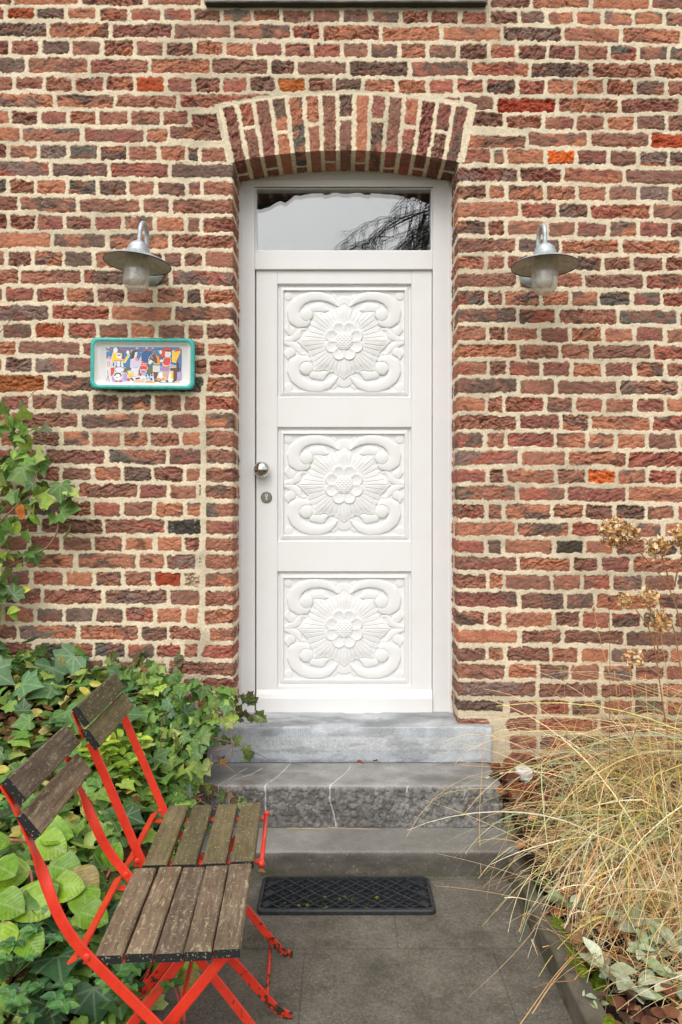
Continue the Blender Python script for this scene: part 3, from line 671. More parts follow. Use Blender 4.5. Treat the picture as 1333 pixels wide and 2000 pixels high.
# transom: glazing bead, two panes, dark hall
mb = MB(); gx0, gx1, gz0, gz1 = fx(498), fx(846), fz(490), fz(364)
for (a, b_, c_, d_) in ((gx0 + .0004, gx0 + .008, gz0 + .0004, gz1 - .0004), (gx1 - .008, gx1 - .0004, gz0 + .0004, gz1 - .0004), (gx0 + .0082, gx1 - .0082, gz0 + .0004, gz0 + .008), (gx0 + .0082, gx1 - .0082, gz1 - .008, gz1 - .0004)):
    mb.box(a, b_, YF + .012, YF + .06, c_, d_, .001)
tw = mb.build('transom_window', M_whitef, door, base=BD)
for k, yy in enumerate((YF + .018, YF + .040)):
    v = [(gx0, yy, gz0), (gx1, yy, gz0), (gx1, yy + .0007 * k, gz1), (gx0, yy + .0007 * k, gz1)]
    np_mesh('glass_pane', v, [[0, 1, 2, 3]], M_pane, tw, None, None, False, BD)
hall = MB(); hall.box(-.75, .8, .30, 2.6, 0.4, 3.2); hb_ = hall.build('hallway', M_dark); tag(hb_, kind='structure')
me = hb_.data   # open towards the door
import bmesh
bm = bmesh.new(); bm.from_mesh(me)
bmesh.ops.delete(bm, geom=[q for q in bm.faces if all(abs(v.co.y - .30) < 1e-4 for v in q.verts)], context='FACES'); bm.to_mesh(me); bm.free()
# door leaf with three sunk panels
lx0, lx1, lz0, lz1 = dx_(501), dx_(844), dz_(1391), dz_(528)
PX0, PX1 = dx_(542), dx_(804)
PZ = [(dz_(777), dz_(554)), (dz_(1059), dz_(834)), (dz_(1341), dz_(1116))]
leaf = MB(); lt = .045
leaf.box(lx0, PX0, YD, YD + lt, lz0, lz1, .002); leaf.box(PX1, lx1, YD, YD + lt, lz0, lz1, .002)
zz = [lz1] + [q for p in PZ for q in (p[1], p[0])] + [lz0]
for k in range(0, 8, 2): leaf.box(PX0 + .0003, PX1 - .0003, YD + .0004, YD + lt - .001, zz[k + 1], zz[k], .0015)
lf = leaf.build('door_leaf', M_white, door, base=BD)
# carved relief (photo zoom units: half size 588 x 485)
def cap_chain(x, y, pts):
    best = np.full(x.shape, -1e3); pts = np.array(pts, float)
    for (a, b_) in zip(pts[:-1], pts[1:]):
        d_ = b_[:2] - a[:2]; t_ = np.clip(((x - a[0]) * d_[0] + (y - a[1]) * d_[1]) / (d_ @ d_), 0, 1); r_ = a[2] + (b_[2] - a[2]) * t_
        dist = np.hypot(x - a[0] - t_ * d_[0], y - a[1] - t_ * d_[1]); best = np.maximum(best, 1 - dist / r_)
    return best                                                   # 1 at the centre line, 0 at the edge
def dome(q, p=.5): return np.where(q > 0, np.clip(1 - (1 - np.clip(q, 0, 1)) ** 2, 0, 1) ** p, 0)
def poly_in(x, y, poly):
    ins = np.zeros(x.shape, bool); n_ = len(poly)
    for i in range(n_):
        x1, y1 = poly[i]; x2, y2 = poly[(i + 1) % n_]
        c_ = ((y1 > y) != (y2 > y)) & (x < (x2 - x1) * (y - y1) / (y2 - y1 + 1e-9) + x1); ins ^= c_
    return ins
def poly_dist(x, y, poly):
    d_ = np.full(x.shape, 1e9); n_ = len(poly)
    for i in range(n_):
        a = np.array(poly[i]); b_ = np.array(poly[(i + 1) % n_]); e = b_ - a; t_ = np.clip(((x - a[0]) * e[0] + (y - a[1]) * e[1]) / (e @ e), 0, 1)
        d_ = np.minimum(d_, np.hypot(x - a[0] - t_ * e[0], y - a[1] - t_ * e[1]))
    return d_
def smooth_max(a, b_): return np.maximum(a, b_)
gx_ = np.linspace(-588, 588, 420); gy_ = np.linspace(-485, 485, 346)
GX, GY = np.meshgrid(gx_, gy_, indexing='ij'); ax_ = np.abs(GX); ay_ = np.abs(GY)
H = 0.8 * (fbm(GX / 40, GY / 40, 3, 3) - .5)
def put(q, base, amp, p=.5):
    global H
    H = np.where(q > 0, np.maximum(H, base + amp * dome(q, p)), H)
# fan behind top and bottom tips, little diamonds, corner drops
put(1 - np.hypot(ax_ / 100, (ay_ - 352) / 88), 6, 8); put(1 - (np.abs(ax_ - 104) / 44 + np.abs(ay_ - 425) / 44), 4, 6, .8)
put(1 - np.hypot((ax_ - 548) / 42, (ay_ - 440) / 42), 3, 8)
# side leaves
put(cap_chain(ax_, ay_, [(590, 10, 16), (520, 26, 34), (455, 62, 40), (420, 120, 14)]), 4, 12)
put(cap_chain(ax_, ay_, [(548, 165, 10), (545, 120, 38), (520, 100, 46)]), 7, 11); put(cap_chain(ax_, ay_, [(445, 120, 30), (385, 118, 12)]), 2, 7)
# buds
put(cap_chain(ax_, ay_, [(305, 318, 42), (225, 325, 50), (165, 300, 18)]), 6, 14)
# scrolls
q = cap_chain(ax_, ay_, [(66, 345, 10), (105, 385, 26), (160, 420, 38), (240, 440, 44), (330, 436, 46), (415, 405, 50), (475, 350, 56), (500, 285, 60), (486, 222, 62), (440, 190, 58), (385, 196, 56)])
put(q, 9, 17, .34)
q2 = 1 - np.hypot(ax_ - 372, ay_ - 258) / 66; H = np.where(q2 > 0, 13 + 20 * dome(q2, .5), H)
q3 = cap_chain(ax_, ay_, [(420, 300, 10), (405, 335, 4)]); H = np.where(q3 > 0, H - 7 * dome(q3), H)
# leaf star
quad = [(0, 372), (50, 336), (92, 316), (104, 298), (140, 306), (166, 292), (182, 278), (240, 290), (310, 287), (304, 240), (312, 196), (338, 178), (330, 152), (356, 132), (352, 108), (390, 72), (428, 36), (462, 0)]
star = quad + [(x, -y) for (x, y) in quad[::-1][1:]]; star = star + [(-x, y) for (x, y) in star[::-1][1:-1]]
ins = poly_in(GX, GY, star); pd = poly_dist(GX, GY, star); TH = np.arctan2(GY, GX); RR = np.hypot(GX, GY)
rib = np.abs(np.sin(TH * 26)) ** .6; env = sst(170, 230, RR)
groove = sst(.35, .0, np.abs(np.sin(TH * 22 + .5 * np.sin(TH * 8)))) * sst(185, 230, RR) * sst(2, 40, pd)
Hs = 14 + 12 * sst(0, 75, pd) + 4 * np.cos(TH * 8) * sst(150, 300, RR) - 9 * groove + 7 * sst(420, 200, RR)
Hs = Hs * sst(-1, 6, pd) + 0
H = np.where(ins, np.maximum(H * .0 + Hs, np.where(q2 > 0, H, 0)), H)
# flower: eight petals
for k in range(8):
    a = (22.5 + 45 * k) * math.pi / 180; cx, cy = 122 * math.cos(a), 122 * math.sin(a)
    u_ = (GX - cx) * math.cos(a) + (GY - cy) * math.sin(a); w_ = -(GX - cx) * math.sin(a) + (GY - cy) * math.cos(a)
    ww = 64 + .12 * u_; q = 1 - np.sqrt((u_ / 74) ** 2 + (w_ / ww) ** 2)
    hp = 34 + 10 * sst(0, .12, q) - 9 * sst(.05, .75, q) + .05 * u_
    H = np.where((q > 0), np.maximum(H, hp), H)
q = 1 - RR / 88
sc = np.abs(np.sin(GX / 88 * 7.5 + np.floor(GY / 17) % 2 * 1.57)) * np.abs(np.sin(GY / 17 * math.pi))
H = np.where(q > 0, 38 + 16 * dome(q, .6) + 7 * sc * sst(0, .15, q), H)
HS = .00039
FX0, FX1 = dx_(555), dx_(790)
for k, (z0, z1) in enumerate(PZ):
    # stepped moulding, raised border, carved field (all one carved board)
    zc = (z0 + z1) / 2 - .001; hw = (FX1 - FX0) / 2; xc = (FX0 + FX1) / 2; hh = dz_(568 if k == 0 else 0) - dz_(765 if k == 0 else 197); hh /= 2
    fr_ = MB()
    rings = [(PX0, PX1, z0, z1, YD + .0), (PX0 + .004, PX1 - .004, z0 + .004, z1 - .004, YD + .016), (PX0 + .011, PX1 - .011, z0 + .011, z1 - .011, YD + .017), (PX0 + .018, PX1 - .018, z0 + .018, z1 - .018, YD + .009),
             (xc - hw - .004, xc + hw + .004, zc - hh - .004, zc + hh + .004, YD + .006), (xc - hw, xc + hw, zc - hh, zc + hh, YD + .019)]
    v = []; f = []
    for (a, b_, c_, d_, y) in rings: v += [(a, y, c_), (b_, y, c_), (b_, y, d_), (a, y, d_)]
    for i in range(len(rings) - 1):
        for q_ in range(4): f.append((4 * i + q_, 4 * i + (q_ + 1) % 4, 4 * i + 4 + (q_ + 1) % 4, 4 * i + 4 + q_))
    fr_.add(v, f); pn = fr_.build('panel_moulding', M_white, lf, base=BD)
    v = np.stack([xc + GX / 588 * hw, YD + .019 - H * HS, zc + GY / 485 * hh], -1).reshape(-1, 3)
    cp = np_mesh('carved_panel', v, grid_faces(len(gx_), len(gy_)), M_white, lf, None, None, True, BD)
    pn.parent = lf
# weather board
wb = MB(); a0, a1 = dx_(502), dx_(844)
pr = [(YD - .0004, dz_(1391)), (YD - .024, dz_(1391)), (YD - .026, dz_(1362)), (YD - .020, dz_(1354)), (YD - .0004, dz_(1347))]
v = [(x, y, z) for x in (a0, a1) for (y, z) in pr]; m_ = len(pr)
wb.add(v, [[k, (k + 1) % m_, m_ + (k + 1) % m_, m_ + k] for k in range(m_)] + [list(range(m_))[::-1], list(range(m_, 2 * m_))])
wb.build('weather_board', M_white, lf, base=BD)
# knob and lock
kb = P(511, 917, D0 + YD - .05); mb = MB()
mb.lathe([(.0005, .068), (.012, .0665), (.024, .062), (.033, .055), (.0385, .047), (.0400, .041), (.0395, .036), (.034, .031), (.020, .025), (.014, .018), (.014, .004), (.026, .004), (.027, 0)], (kb[0], YD, kb[2]), 40, 'Y')
mb.build('door_knob', M_steel, lf, True, base=BD)
lk = P(521, 971, dD); mb = MB()
mb.lathe([(.0005, .008), (.0245, .008), (.0275, .006), (.028, 0)], (lk[0], YD, lk[2]), 32, 'Y'); lo_ = mb.build('lock_rose', M_lock, lf, False, base=BD)
mb = MB(); mb.lathe([(.0005, .0102), (.0078, .0102), (.0085, .009), (.0085, .007)], (lk[0] + .001, YD, lk[2] + .008), 20, 'Y'); mb.box(lk[0] - .003, lk[0] + .005, YD - .0098, YD - .007, lk[2] - .014, lk[2] + .001, .0006)
mb.build('lock_cylinder', M_brightlock, lo_, False, base=BD)
mb = MB(); mb.box(lk[0] - .0005, lk[0] + .0022, YD - .0106, YD - .0101, lk[2] + .004, lk[2] + .013); mb.build('keyhole', M_black, lo_, base=BD)

# ---------------------------------------------------------------- ground, path, beds
v = [(-120, -120, -.02), (120, -120, -.02), (120, 60, -.02), (-120, 60, -.02)]
g_ = np_mesh('ground', v, [[0, 1, 2, 3]], M_ground, None, None, None, False); tag(g_, kind='structure')
xs_ = np.linspace(-.75, .80, 160); ys_ = np.linspace(-8, -.50, 400); XX, YY = np.meshgrid(xs_, ys_, indexing='ij')
v = np.stack([XX, YY, .0025 * (fbm(XX * 5, YY * 5, 3, 3) - .5)], -1).reshape(-1, 3)
pt = np_mesh('path', v, grid_faces(len(xs_), len(ys_)), M_path); tag(pt, kind='structure')
def edge_x(y): return -.545 - .02 * np.sin(y * 7)
def Hc(x, y):
    d_ = y + D0
    b_ = .10 + .50 * np.clip((d_ - 1.75) / 1.4, 0, 1.12) + .20 * np.clip((-.9 - x) / .7, 0, 1.2) * np.clip((d_ - 2.3) / .8, 0, 1)
    e = sst(0, .24, edge_x(y) - x)
    return b_ * e + .05 * (fbm(x * 5, y * 5, 61, 3) - .5) * 2 * e
def Hr(x, y):
    return .055 + .19 * sst(-1.1, -.12, y) + .05 * sst(.75, 1.5, x) + .015 * (fbm(x * 8, y * 8, 71, 3) - .5) * 2
xs_ = np.linspace(-3.0, -.53, 130); ys_ = np.linspace(-4.5, .02, 200); XX, YY = np.meshgrid(xs_, ys_, indexing='ij')
v = np.stack([XX, YY, np.maximum(Hc(XX, YY) - .075, .0) - .012], -1).reshape(-1, 3)
o = np_mesh('planting_bed', v, grid_faces(len(xs_), len(ys_)), M_soil); tag(o, kind='structure')
xs_ = np.linspace(.70, 3.0, 120); ys_ = np.linspace(-4.5, .02, 200); XX, YY = np.meshgrid(xs_, ys_, indexing='ij')
v = np.stack([XX, YY, Hr(XX, YY) - .02], -1).reshape(-1, 3)
o = np_mesh('planting_bed', v, grid_faces(len(xs_), len(ys_)), M_soil); tag(o, kind='structure')
# kerb: three long concrete edging stones
def hk(x, y, z, fr): return .004 * (fbm(x * 15, z * 15 + y * 15, 36, 3) - .5)
def ck(x, y, z, fr, s):
    c_ = stone_col(x, s, lin(84, 78, 66), lin(118, 110, 96), 241); g = sst(.5, .66, fbm(x * 8, s * 12, 243, 4))[..., None]; return c_ * (1 - .5 * g) + .5 * g * lin(58, 58, 40)
kl = ['long dark concrete kerb edging the right bed, nearest the camera with moss on top', 'dark concrete kerb under the overhanging grass, nearest the lowest step']
for i, (ya, yb_) in enumerate(((-2.3, -1.22), (-1.214, -.53))):
    o = stone_block('kerb_stone', 0, yb_ - ya, 0, .07, -.03, .085, hk, ck, .008, .006)
    o.rotation_euler = (0, 0, R(-90)); o.location = (.655, yb_, 0); tag(o, kl[i], 'kerb', 'kerb stones of the right bed')
o = stone_block('edging_stone', 0, .10, 0, .2, 0, .13, lambda x, y, z, fr: .012 * (fbm(x * 25, z * 25 + y * 20, 39, 3) - .5), lambda x, y, z, fr, s: stone_col(x, s, lin(120, 116, 78), lin(150, 140, 112), 251), .02)
o.location = (.705, -.40, Z3 - .02); tag(o, 'small yellowish mossy stone wedged against the end of the middle step', 'stone')

# ---------------------------------------------------------------- doormat
mx0, mx1, my0, my1 = -.305, .342, 2.512 - D0, 2.75 - D0
my1 = min(my1, Y3 - .006)
mat_ = empty('doormat', ((mx0 + mx1) / 2, (my0 + my1) / 2, 0)); tag(mat_, 'black rubber doormat with a raised diamond mesh at the foot of the steps', 'doormat')
BM_ = tuple(mat_.location)
def rrect(x0, x1, y0, y1, r, n=5):
    out = []
    for (cx, cy, a0) in ((x1 - r, y1 - r, 0), (x0 + r, y1 - r, 90), (x0 + r, y0 + r, 180), (x1 - r, y0 + r, 270)):
        for k in range(n + 1): a = R(a0 + 90 * k / n); out.append((cx + r * math.cos(a), cy + r * math.sin(a)))
    return out
mb = MB(); o1 = rrect(mx0, mx1, my0, my1, .022); o2 = rrect(mx0 + .003, mx1 - .003, my0 + .003, my1 - .003, .02); o3 = rrect(mx0 + .014, mx1 - .014, my0 + .014, my1 - .014, .012); n = len(o1)
v = [(x, y, .003) for x, y in o1] + [(x, y, .014) for x, y in o1] + [(x, y, .018) for x, y in o2] + [(x, y, .018) for x, y in o3] + [(x, y, .005) for x, y in o3]
f = [(i * n + k, i * n + (k + 1) % n, (i + 1) * n + (k + 1) % n, (i + 1) * n + k) for i in range(4) for k in range(n)] + [[4 * n + k for k in range(n)]]
mb.add(v, f); mb.build('mat_rim', M_rubber, mat_, base=BM_)
mb = MB(); ix0, ix1, iy0, iy1 = mx0 + .014, mx1 - .014, my0 + .014, my1 - .014
wv, hv_ = .082, .034
nrow = int(round((iy1 - iy0) / hv_)); hv_ = (iy1 - iy0) / nrow; ncol = int(round((ix1 - ix0) / wv)); wv = (ix1 - ix0) / ncol
for r_ in range(nrow):
    for c_ in range(ncol):
        off = wv / 2 * (r_ % 2); xa = ix0 + c_ * wv + off; ya = iy0 + r_ * hv_
        if xa + wv > ix1 + .002: continue
        for sgn in (1, -1):
            p0 = (xa + wv / 2 - sgn * wv / 2, ya, .0); p1 = (xa + wv / 2, ya + hv_ * .92, 0)
            p0 = (p0[0] + 0, p0[1], 0)
            mb.bar([(p0[0], p0[1], .0115), ((p0[0] + p1[0]) / 2, (p0[1] + p1[1]) / 2 - .002, .0125), (p1[0], p1[1], .0115)], (0, 0, 1), .012, .0045)
            mb.bar([(p0[0], p0[1] + hv_, .0085), (p1[0], p1[1] - hv_ * .9, .0085)], (0, 0, 1), .008, .003)
mb.build('mat_mesh', M_rubber, mat_, base=BM_)
mm_ = MB()
for k in range(26):
    x_, y_ = rng.uniform(-.22, .2), rng.uniform(my0 + .03, my0 + .11); r_ = rng.uniform(.004, .010)
    mm_.lathe([(r_, 0), (r_ * .8, r_ * .5), (.0005, r_ * .7)], (x_, y_, .005), 7)
o = mm_.build('moss_tuft', M_moss, mat_, True, base=BM_); o['kind'] = 'stuff'

# ---------------------------------------------------------------- folding chairs
def chair(loc, rz, label, prof_top, slats, pitch, seat_w, ylen, woodm, back, twist, far_foot, group, rod):
    root = empty('folding_chair', loc, rz); tag(root, label, 'chair', group)
    yh = ylen / 2; n = slats; x0 = -((n - 1) * pitch) / 2
    for i in range(n):
        mb = MB(); xc = x0 + i * pitch; w_ = seat_w; zt = .456 + random.uniform(-.002, .002) + .004 * (i == n - 1)
        nn = 14; ys = np.linspace(-yh, yh, nn); v = []; jx = random.uniform(-.002, .002); b_ = .0035; a0 = len(v)
        sec = [(-w_ / 2, -.020), (-w_ / 2, -b_), (-w_ / 2 + b_, 0), (w_ / 2 - b_, 0), (w_ / 2, -b_), (w_ / 2, -.020)]
        for q, y in enumerate(ys):
            for (a, c_) in sec: v.append((xc + jx + a + random.uniform(-.0006, .0006), y, zt + c_ + random.uniform(-.0006, .0006)))
        f = [(k * 6 + j, k * 6 + (j + 1) % 6, (k + 1) * 6 + (j + 1) % 6, (k + 1) * 6 + j) for k in range(nn - 1) for j in range(6)]
        f = [q_[::-1] for q_ in f]; fm = [0] * len(f) + [1, 1]; f += [list(range(6)), [(nn - 1) * 6 + k for k in range(6)][::-1]]
        mb.add(v, f, None, fm); mb.build('seat_slat', woodm, root, mats=[woodm, M_end])
    for (cx, cz, tx, tz) in back:                      # centre of a back slat, its height direction (tx,tz)
        mb = MB(); t_ = np.array([tx, 0, tz]); t_ /= np.linalg.norm(t_); nrm = np.array([t_[2], 0, -t_[0]]); hgt = .065 if twist else .061; th = .020
        nn = 14; v = []
        for y in np.linspace(-yh, yh, nn):
            for (a, c_) in ((-hgt / 2, 0), (-hgt / 2, th - .003), (-hgt / 2 + .003, th), (hgt / 2 - .003, th), (hgt / 2, th - .003), (hgt / 2, 0)):
                p = np.array([cx, y, cz]) + t_ * a + nrm * c_; v.append(p + np.random.uniform(-.0005, .0005, 3))
        f = [(k * 6 + j, (k + 1) * 6 + j, (k + 1) * 6 + (j + 1) % 6, k * 6 + (j + 1) % 6) for k in range(nn - 1) for j in range(6)]
        fm = [0] * len(f) + [1, 1]; f += [list(range(6))[::-1], [(nn - 1) * 6 + k for k in range(6)]]
        mb.add(v, f, None, fm); mb.build('back_slat', woodm, root, mats=[woodm, M_end])
    def yat(z, s): # side bars draw in towards the feet on the far side
        if s < 0: return (-yh - .005 + .018 * float(sst(.5, .7, z))) if twist else -yh + .028 - .012 * (1 - min(z / .45, 1))
        return yh - .035 - (far_foot) * (1 - min(z / .45, 1))
    full = prof_top + [(.10, .162), (.222, .022), (.232, .012), (.262, .010)]
    for s in (-1, 1):
        # resample smooth
        pts = np.array([(x, yat(z, s), z) for x, z in full]); d_ = np.concatenate([[0], np.cumsum(np.linalg.norm(np.diff(pts, axis=0), axis=1))])
        u = np.linspace(0, d_[-1], 240); q = np.stack([np.interp(u, d_, pts[:, k]) for k in range(3)], -1)
        for _ in range(60): q[1:-4] = .25 * q[:-5] + .5 * q[1:-4] + .25 * q[2:-3]
        tg = np.gradient(q, axis=0); wd = np.stack([-tg[:, 2], tg[:, 1] * 0, tg[:, 0]], -1); wd /= np.linalg.norm(wd, axis=1)[:, None]
        if twist:
            ka = (sst(.58, .70, q[:, 2]) * math.pi / 2)[:, None]; wd = wd * np.cos(ka) + np.array([0, 1, 0]) * np.sin(ka)
        mb = MB(); mb.bar(q, wd, .0245, .0055); mb.build('side_bar', M_red, root, False)
        # inner leg
        a = np.array([.138, yat(.45, s) - s * (.014 if s > 0 or not twist else .045), .440]); c_ = np.array([-.222, yat(0, s) - s * (.012 if s > 0 or not twist else .045), .012]); e = c_ + np.array([-.03, 0, -.002])
        pts = [a + (c_ - a) * k for k in np.linspace(0, 1, 8)] + [e]
        mb = MB(); mb.bar(pts, (.73, 0, -.68), .026, .006); mb.build('leg', M_red, root)
    for s in (-1, 1):                                   # seat rails
        mb = MB(); y = yat(.45, s) - s * .026; mb.bar([(-.19, y, .4335), (.0, y, .4335), (rod - .004, y, .4335)], (0, 1, 0), .022, .005); mb.build('seat_rail', M_red, root)
        if twist: continue
        mb = MB(); mb.lathe([(.0005, .010), (.007, .009), (.0105, 0), (.007, -.009), (.0005, -.010)], (rod, yat(.45, s) - s * .004, .437), 14); mb.build('knuckle', M_red, root, True)
    mb = MB(); mb.tube([(rod, -yh + .03, .437), (rod, yh - .03, .437)], .0065, 8); mb.build('front_rod', M_red, root, True)
    mb = MB(); mb.bar([(-.206, -yh - .014, .455), (-.203, -yh + .05, .445), (-.20, yh - .02, .441)], (.9, 0, .45), .024, .006); mb.build('back_rail', M_red, root)
    for (x_, zz_, off_) in ((.190, .058, 0), (-.165, .085, .014), (.012, .262, 0)):
        mb = MB(); mb.tube([(x_, yat(zz_, -1) + off_, zz_), (x_, yat(zz_, 1) - off_, zz_)], .0058, 8); mb.build('stretcher', M_red, root, True)
    for s in (-1, 1):
        for (x_, z_) in ((-.176, .458), (.012, .262)):
            mb = MB(); mb.lathe([(.0005, .008), (.006, .007), (.009, .003), (.009, -.003)], (x_, yat(z_, s), z_), 10, 'Y'); mb.build('rivet', M_red, root)
    if not twist:
        for s in (-1, 1):
            mb = MB(); y = yat(.45, s); mb.bar([(back[1][0] - .02, y, back[1][1] + .004), (back[0][0] - .022, y, back[0][1] + .012)], (0, 1, 0), .022, .004); mb.build('back_strap', M_red, root)
    return root
GCH = 'folding garden chairs left of the steps'
ch1 = chair((-.40, 1.765 - D0, 0), R(3.5), 'nearer folding chair with red metal frame and five closely set grey lichened seat slats', [(-.367, .838), (-.350, .814), (-.317, .738), (-.290, .672), (-.267, .613), (-.241, .551), (-.209, .500), (-.175, .458), (-.023, .299)],
      5, .0655, .0615, .385, M_wood1, [(-.344, .820, -.039, .049), (-.312, .742, -.041, .052)], True, .09, GCH, .150)
ch2 = chair((-.412, 2.168 - D0, 0), R(3.5), 'farther folding chair with red frame and four widely spaced greenish wooden seat slats', [(-.306, .795), (-.297, .774), (-.224, .60), (-.150, .424), (-.026, .29)],
      4, .081, .067, .40, M_wood2, [(-.332, .871, -.036, .054), (-.303, .806, -.036, .050)], False, .075, GCH, .174)

# ---------------------------------------------------------------- wall lamps
def lamp(px_plate_x, zoff, label, roll):
    root = empty('wall_lamp', (px_plate_x, 0, 2.52 + zoff)); tag(root, label, 'lamp', 'galvanised wall lamps beside the door'); root.rotation_euler = (0, R(roll), 0)
    ys = -.225                                            # lamp axis in front of the wall; local z=0 at 2.52
    mb = MB(); mb.lathe([(.0005, .036), (.020, .036), (.043, .030), (.054, .018), (.057, .004), (.057, -.005)], (0, 0, .050), 32, 'Y'); mb.build('wall_plate', M_galv, root, True)
    mb = MB(); pts = [(0, -.03, .05), (0, -.07, .058), (0, -.105, .085), (0, -.118, .14)]
    for k in range(1, 10): a = math.pi * k / 10; pts.append((0, -.1715 + .0535 * math.cos(a), .162 + .052 * math.sin(a)))
    pts += [(0, ys, .15), (0, ys, .112)]
    pts = np.array(pts); d_ = np.concatenate([[0], np.cumsum(np.linalg.norm(np.diff(pts, axis=0), axis=1))]); u = np.linspace(0, d_[-1], 36); q = np.stack([np.interp(u, d_, pts[:, k]) for k in range(3)], -1)
    for _ in range(3): q[1:-1] = .25 * q[:-2] + .5 * q[1:-1] + .25 * q[2:]
    mb.tube(q, .0100, 14); mb.build('gooseneck_arm', M_galv, root, True)
    mb = MB(); c0 = (0, ys, 0)
    mb.lathe([(.0085, .122), (.0115, .119), (.0125, .114), (.024, .110), (.035, .102), (.0425, .093), (.0445, .086), (.0445, .082), (.048, .080), (.0485, .068), (.0515, .066), (.054, .060), (.062, .054)], c0, 40); cap = mb.build('lamp_cap', M_galv, root, True)
    mb = MB(); mb.lathe([(.050, .064), (.060, .056), (.085, .046), (.115, .034), (.135, .024), (.1425, .019), (.1440, .0165)], c0, 56); mb.build('lamp_shade', M_galv, root, True)
    mb = MB(); mb.lathe([(.1438, .0160), (.134, .0205), (.114, .0305), (.085, .0425), (.056, .053), (.046, .056)], c0, 56); mb.build('shade_lining', M_galvin, root, True)
    mb = MB(); mb.lathe([(.1442, .0175), (.1456, .0155), (.1444, .0125), (.1432, .0150)], c0, 56); mb.build('shade_rim', M_rimdark, root, True)
    mb = MB(); prof = [(.054, .050), (.0555, .02), (.0565, -.02), (.0565, -.06)]
    for k in range(1, 9): a = math.pi / 2 * k / 8; prof.append((max(.0565 * math.cos(a), .0005), -.062 - .050 * math.sin(a)))
    mb.lathe(prof, c0, 40); mb.build('glass_globe', M_globe, root, True)
    mb = MB(); mb.lathe([(.018, .056), (.018, .014), (.014, .012), (.014, .002)], c0, 20); mb.build('bulb_socket', M_brass, root, True)
    mb = MB(); mb.lathe([(.013, .006), (.015, -.004), (.024, -.018), (.0315, -.036), (.031, -.052), (.023, -.068), (.010, -.076), (.0005, -.078)], c0, 24); mb.build('bulb', M_bulb, root, True)
    return root
lamp(-.893, -.002, 'galvanised stable wall lamp hanging slightly askew above the painted tray', 4.5)
lamp(.893, -.013, 'galvanised stable wall lamp hanging level on the bare brick right of the door', 0.5)

# ---------------------------------------------------------------- ceramic tray
tx, tz = pxm(284), CH + (1000 - 714) / 415
tray = empty('ceramic_tray', (tx, 0, tz)); tag(tray, 'glazed ceramic tray with turquoise rim and colourful painted farm scene hung on the brick', 'wall plate')
tray.rotation_euler = (0, R(.6), 0)
tw_, th_ = .243, .120
def rr2(w_, h_, r_, y, n=6): return [(x, y, z) for x, z in rrect(-w_, w_, -h_, h_, r_, n)]
rings = [rr2(tw_ - .02, th_ - .02, .02, -.006), rr2(tw_ - .004, th_ - .004, .03, -.030), rr2(tw_, th_, .03, -.041), rr2(tw_ - .003, th_ - .003, .03, -.046), rr2(tw_ - .012, th_ - .012, .026, -.047), rr2(tw_ - .020, th_ - .020, .022, -.044)]
ring_in = [rr2(tw_ - .020, th_ - .020, .022, -.0438), rr2(tw_ - .026, th_ - .026, .02, -.034), rr2(tw_ - .036, th_ - .036, .014, -.025)]
def loft(mb, rings, col, capend=False):
    n = len(rings[0]); v = [p for r_ in rings for p in r_]; f = [(i * n + k, (i + 1) * n + k, (i + 1) * n + (k + 1) % n, i * n + (k + 1) % n) for i in range(len(rings) - 1) for k in range(n)]
    if capend: f.append([(len(rings) - 1) * n + k for k in range(n)][::-1])
    mb.add(v, [q[::-1] for q in f], col)
mb = MB(); loft(mb, rings, lin(58, 170, 158)); mb.build('tray_rim', M_glaze, tray, True)
mb = MB(); loft(mb, ring_in, lin(238, 235, 228), True); mb.build('tray_dish', M_dish, tray, True)
# the painted scene: flat glaze shapes; photo zoom units (x 232..1098, y 165..592) -> tray local
def tp(x, y): return ((x - 660) / 5.796 / 415 * .995, (367 - y) / 5.796 / 415)
pic = MB(); layer = [0]
def shp(pts, col, edge=True):
    pts = [np.array(p, float) for p in pts]; c0 = sum(pts) / len(pts)
    ext = max(np.linalg.norm(p - c0) for p in pts)
    if edge and len(pts) > 4 and 24 < ext < 120: shp([p + (p - c0) / (np.linalg.norm(p - c0) + 1e-6) * 5.5 for p in pts], (240, 238, 232) if layer[0] % 3 else (46, 40, 50), False)
    layer[0] += 1; y = -.0252 - layer[0] * .000012
    q = [tp(*p) for p in pts]; ar = sum(q[i][0] * q[(i + 1) % len(q)][1] - q[(i + 1) % len(q)][0] * q[i][1] for i in range(len(q)))
    if ar < 0: q = q[::-1]
    pic.add([(x, y, z) for x, z in q], [list(range(len(q)))], lin(*col))
def ell(cx, cy, rx, ry, col, n=14): shp([(cx + rx * math.cos(6.2832 * k / n), cy + ry * math.sin(6.2832 * k / n)) for k in range(n)], col)
def stroke(pts, w_, col):
    for (a, b_) in zip(pts[:-1], pts[1:]):
        d_ = np.array(b_) - np.array(a); nn = np.array([-d_[1], d_[0]]) / (np.linalg.norm(d_) + 1e-9) * w_ / 2
        shp([np.array(a) + nn, np.array(b_) + nn, np.array(b_) - nn, np.array(a) - nn], col)
Bl, Lb, Wh, Ye, Rd, Og, Bk, Br, Gn, Li, Og2 = (62, 118, 168), (120, 160, 196), (236, 234, 228), (244, 200, 30), (222, 62, 40), (240, 150, 40), (36, 30, 34), (104, 62, 44), (100, 108, 60), (176, 160, 204), (238, 120, 60)
shp([(235, 178), (1060, 170), (1090, 200), (1090, 380), (900, 420), (500, 410), (240, 380)], Bl)
for k in range(26): ell(300 + rng.uniform(-60, 560), 205 + rng.uniform(-28, 30), rng.uniform(9, 17), rng.uniform(5, 9), [(60, 120, 80), (200, 220, 210), (40, 80, 120), (120, 170, 140)][k % 4])
for k in range(11): ell(275 + k * 48 + rng.uniform(-8, 8), 208 + rng.uniform(-14, 14), 13, 12, Rd)
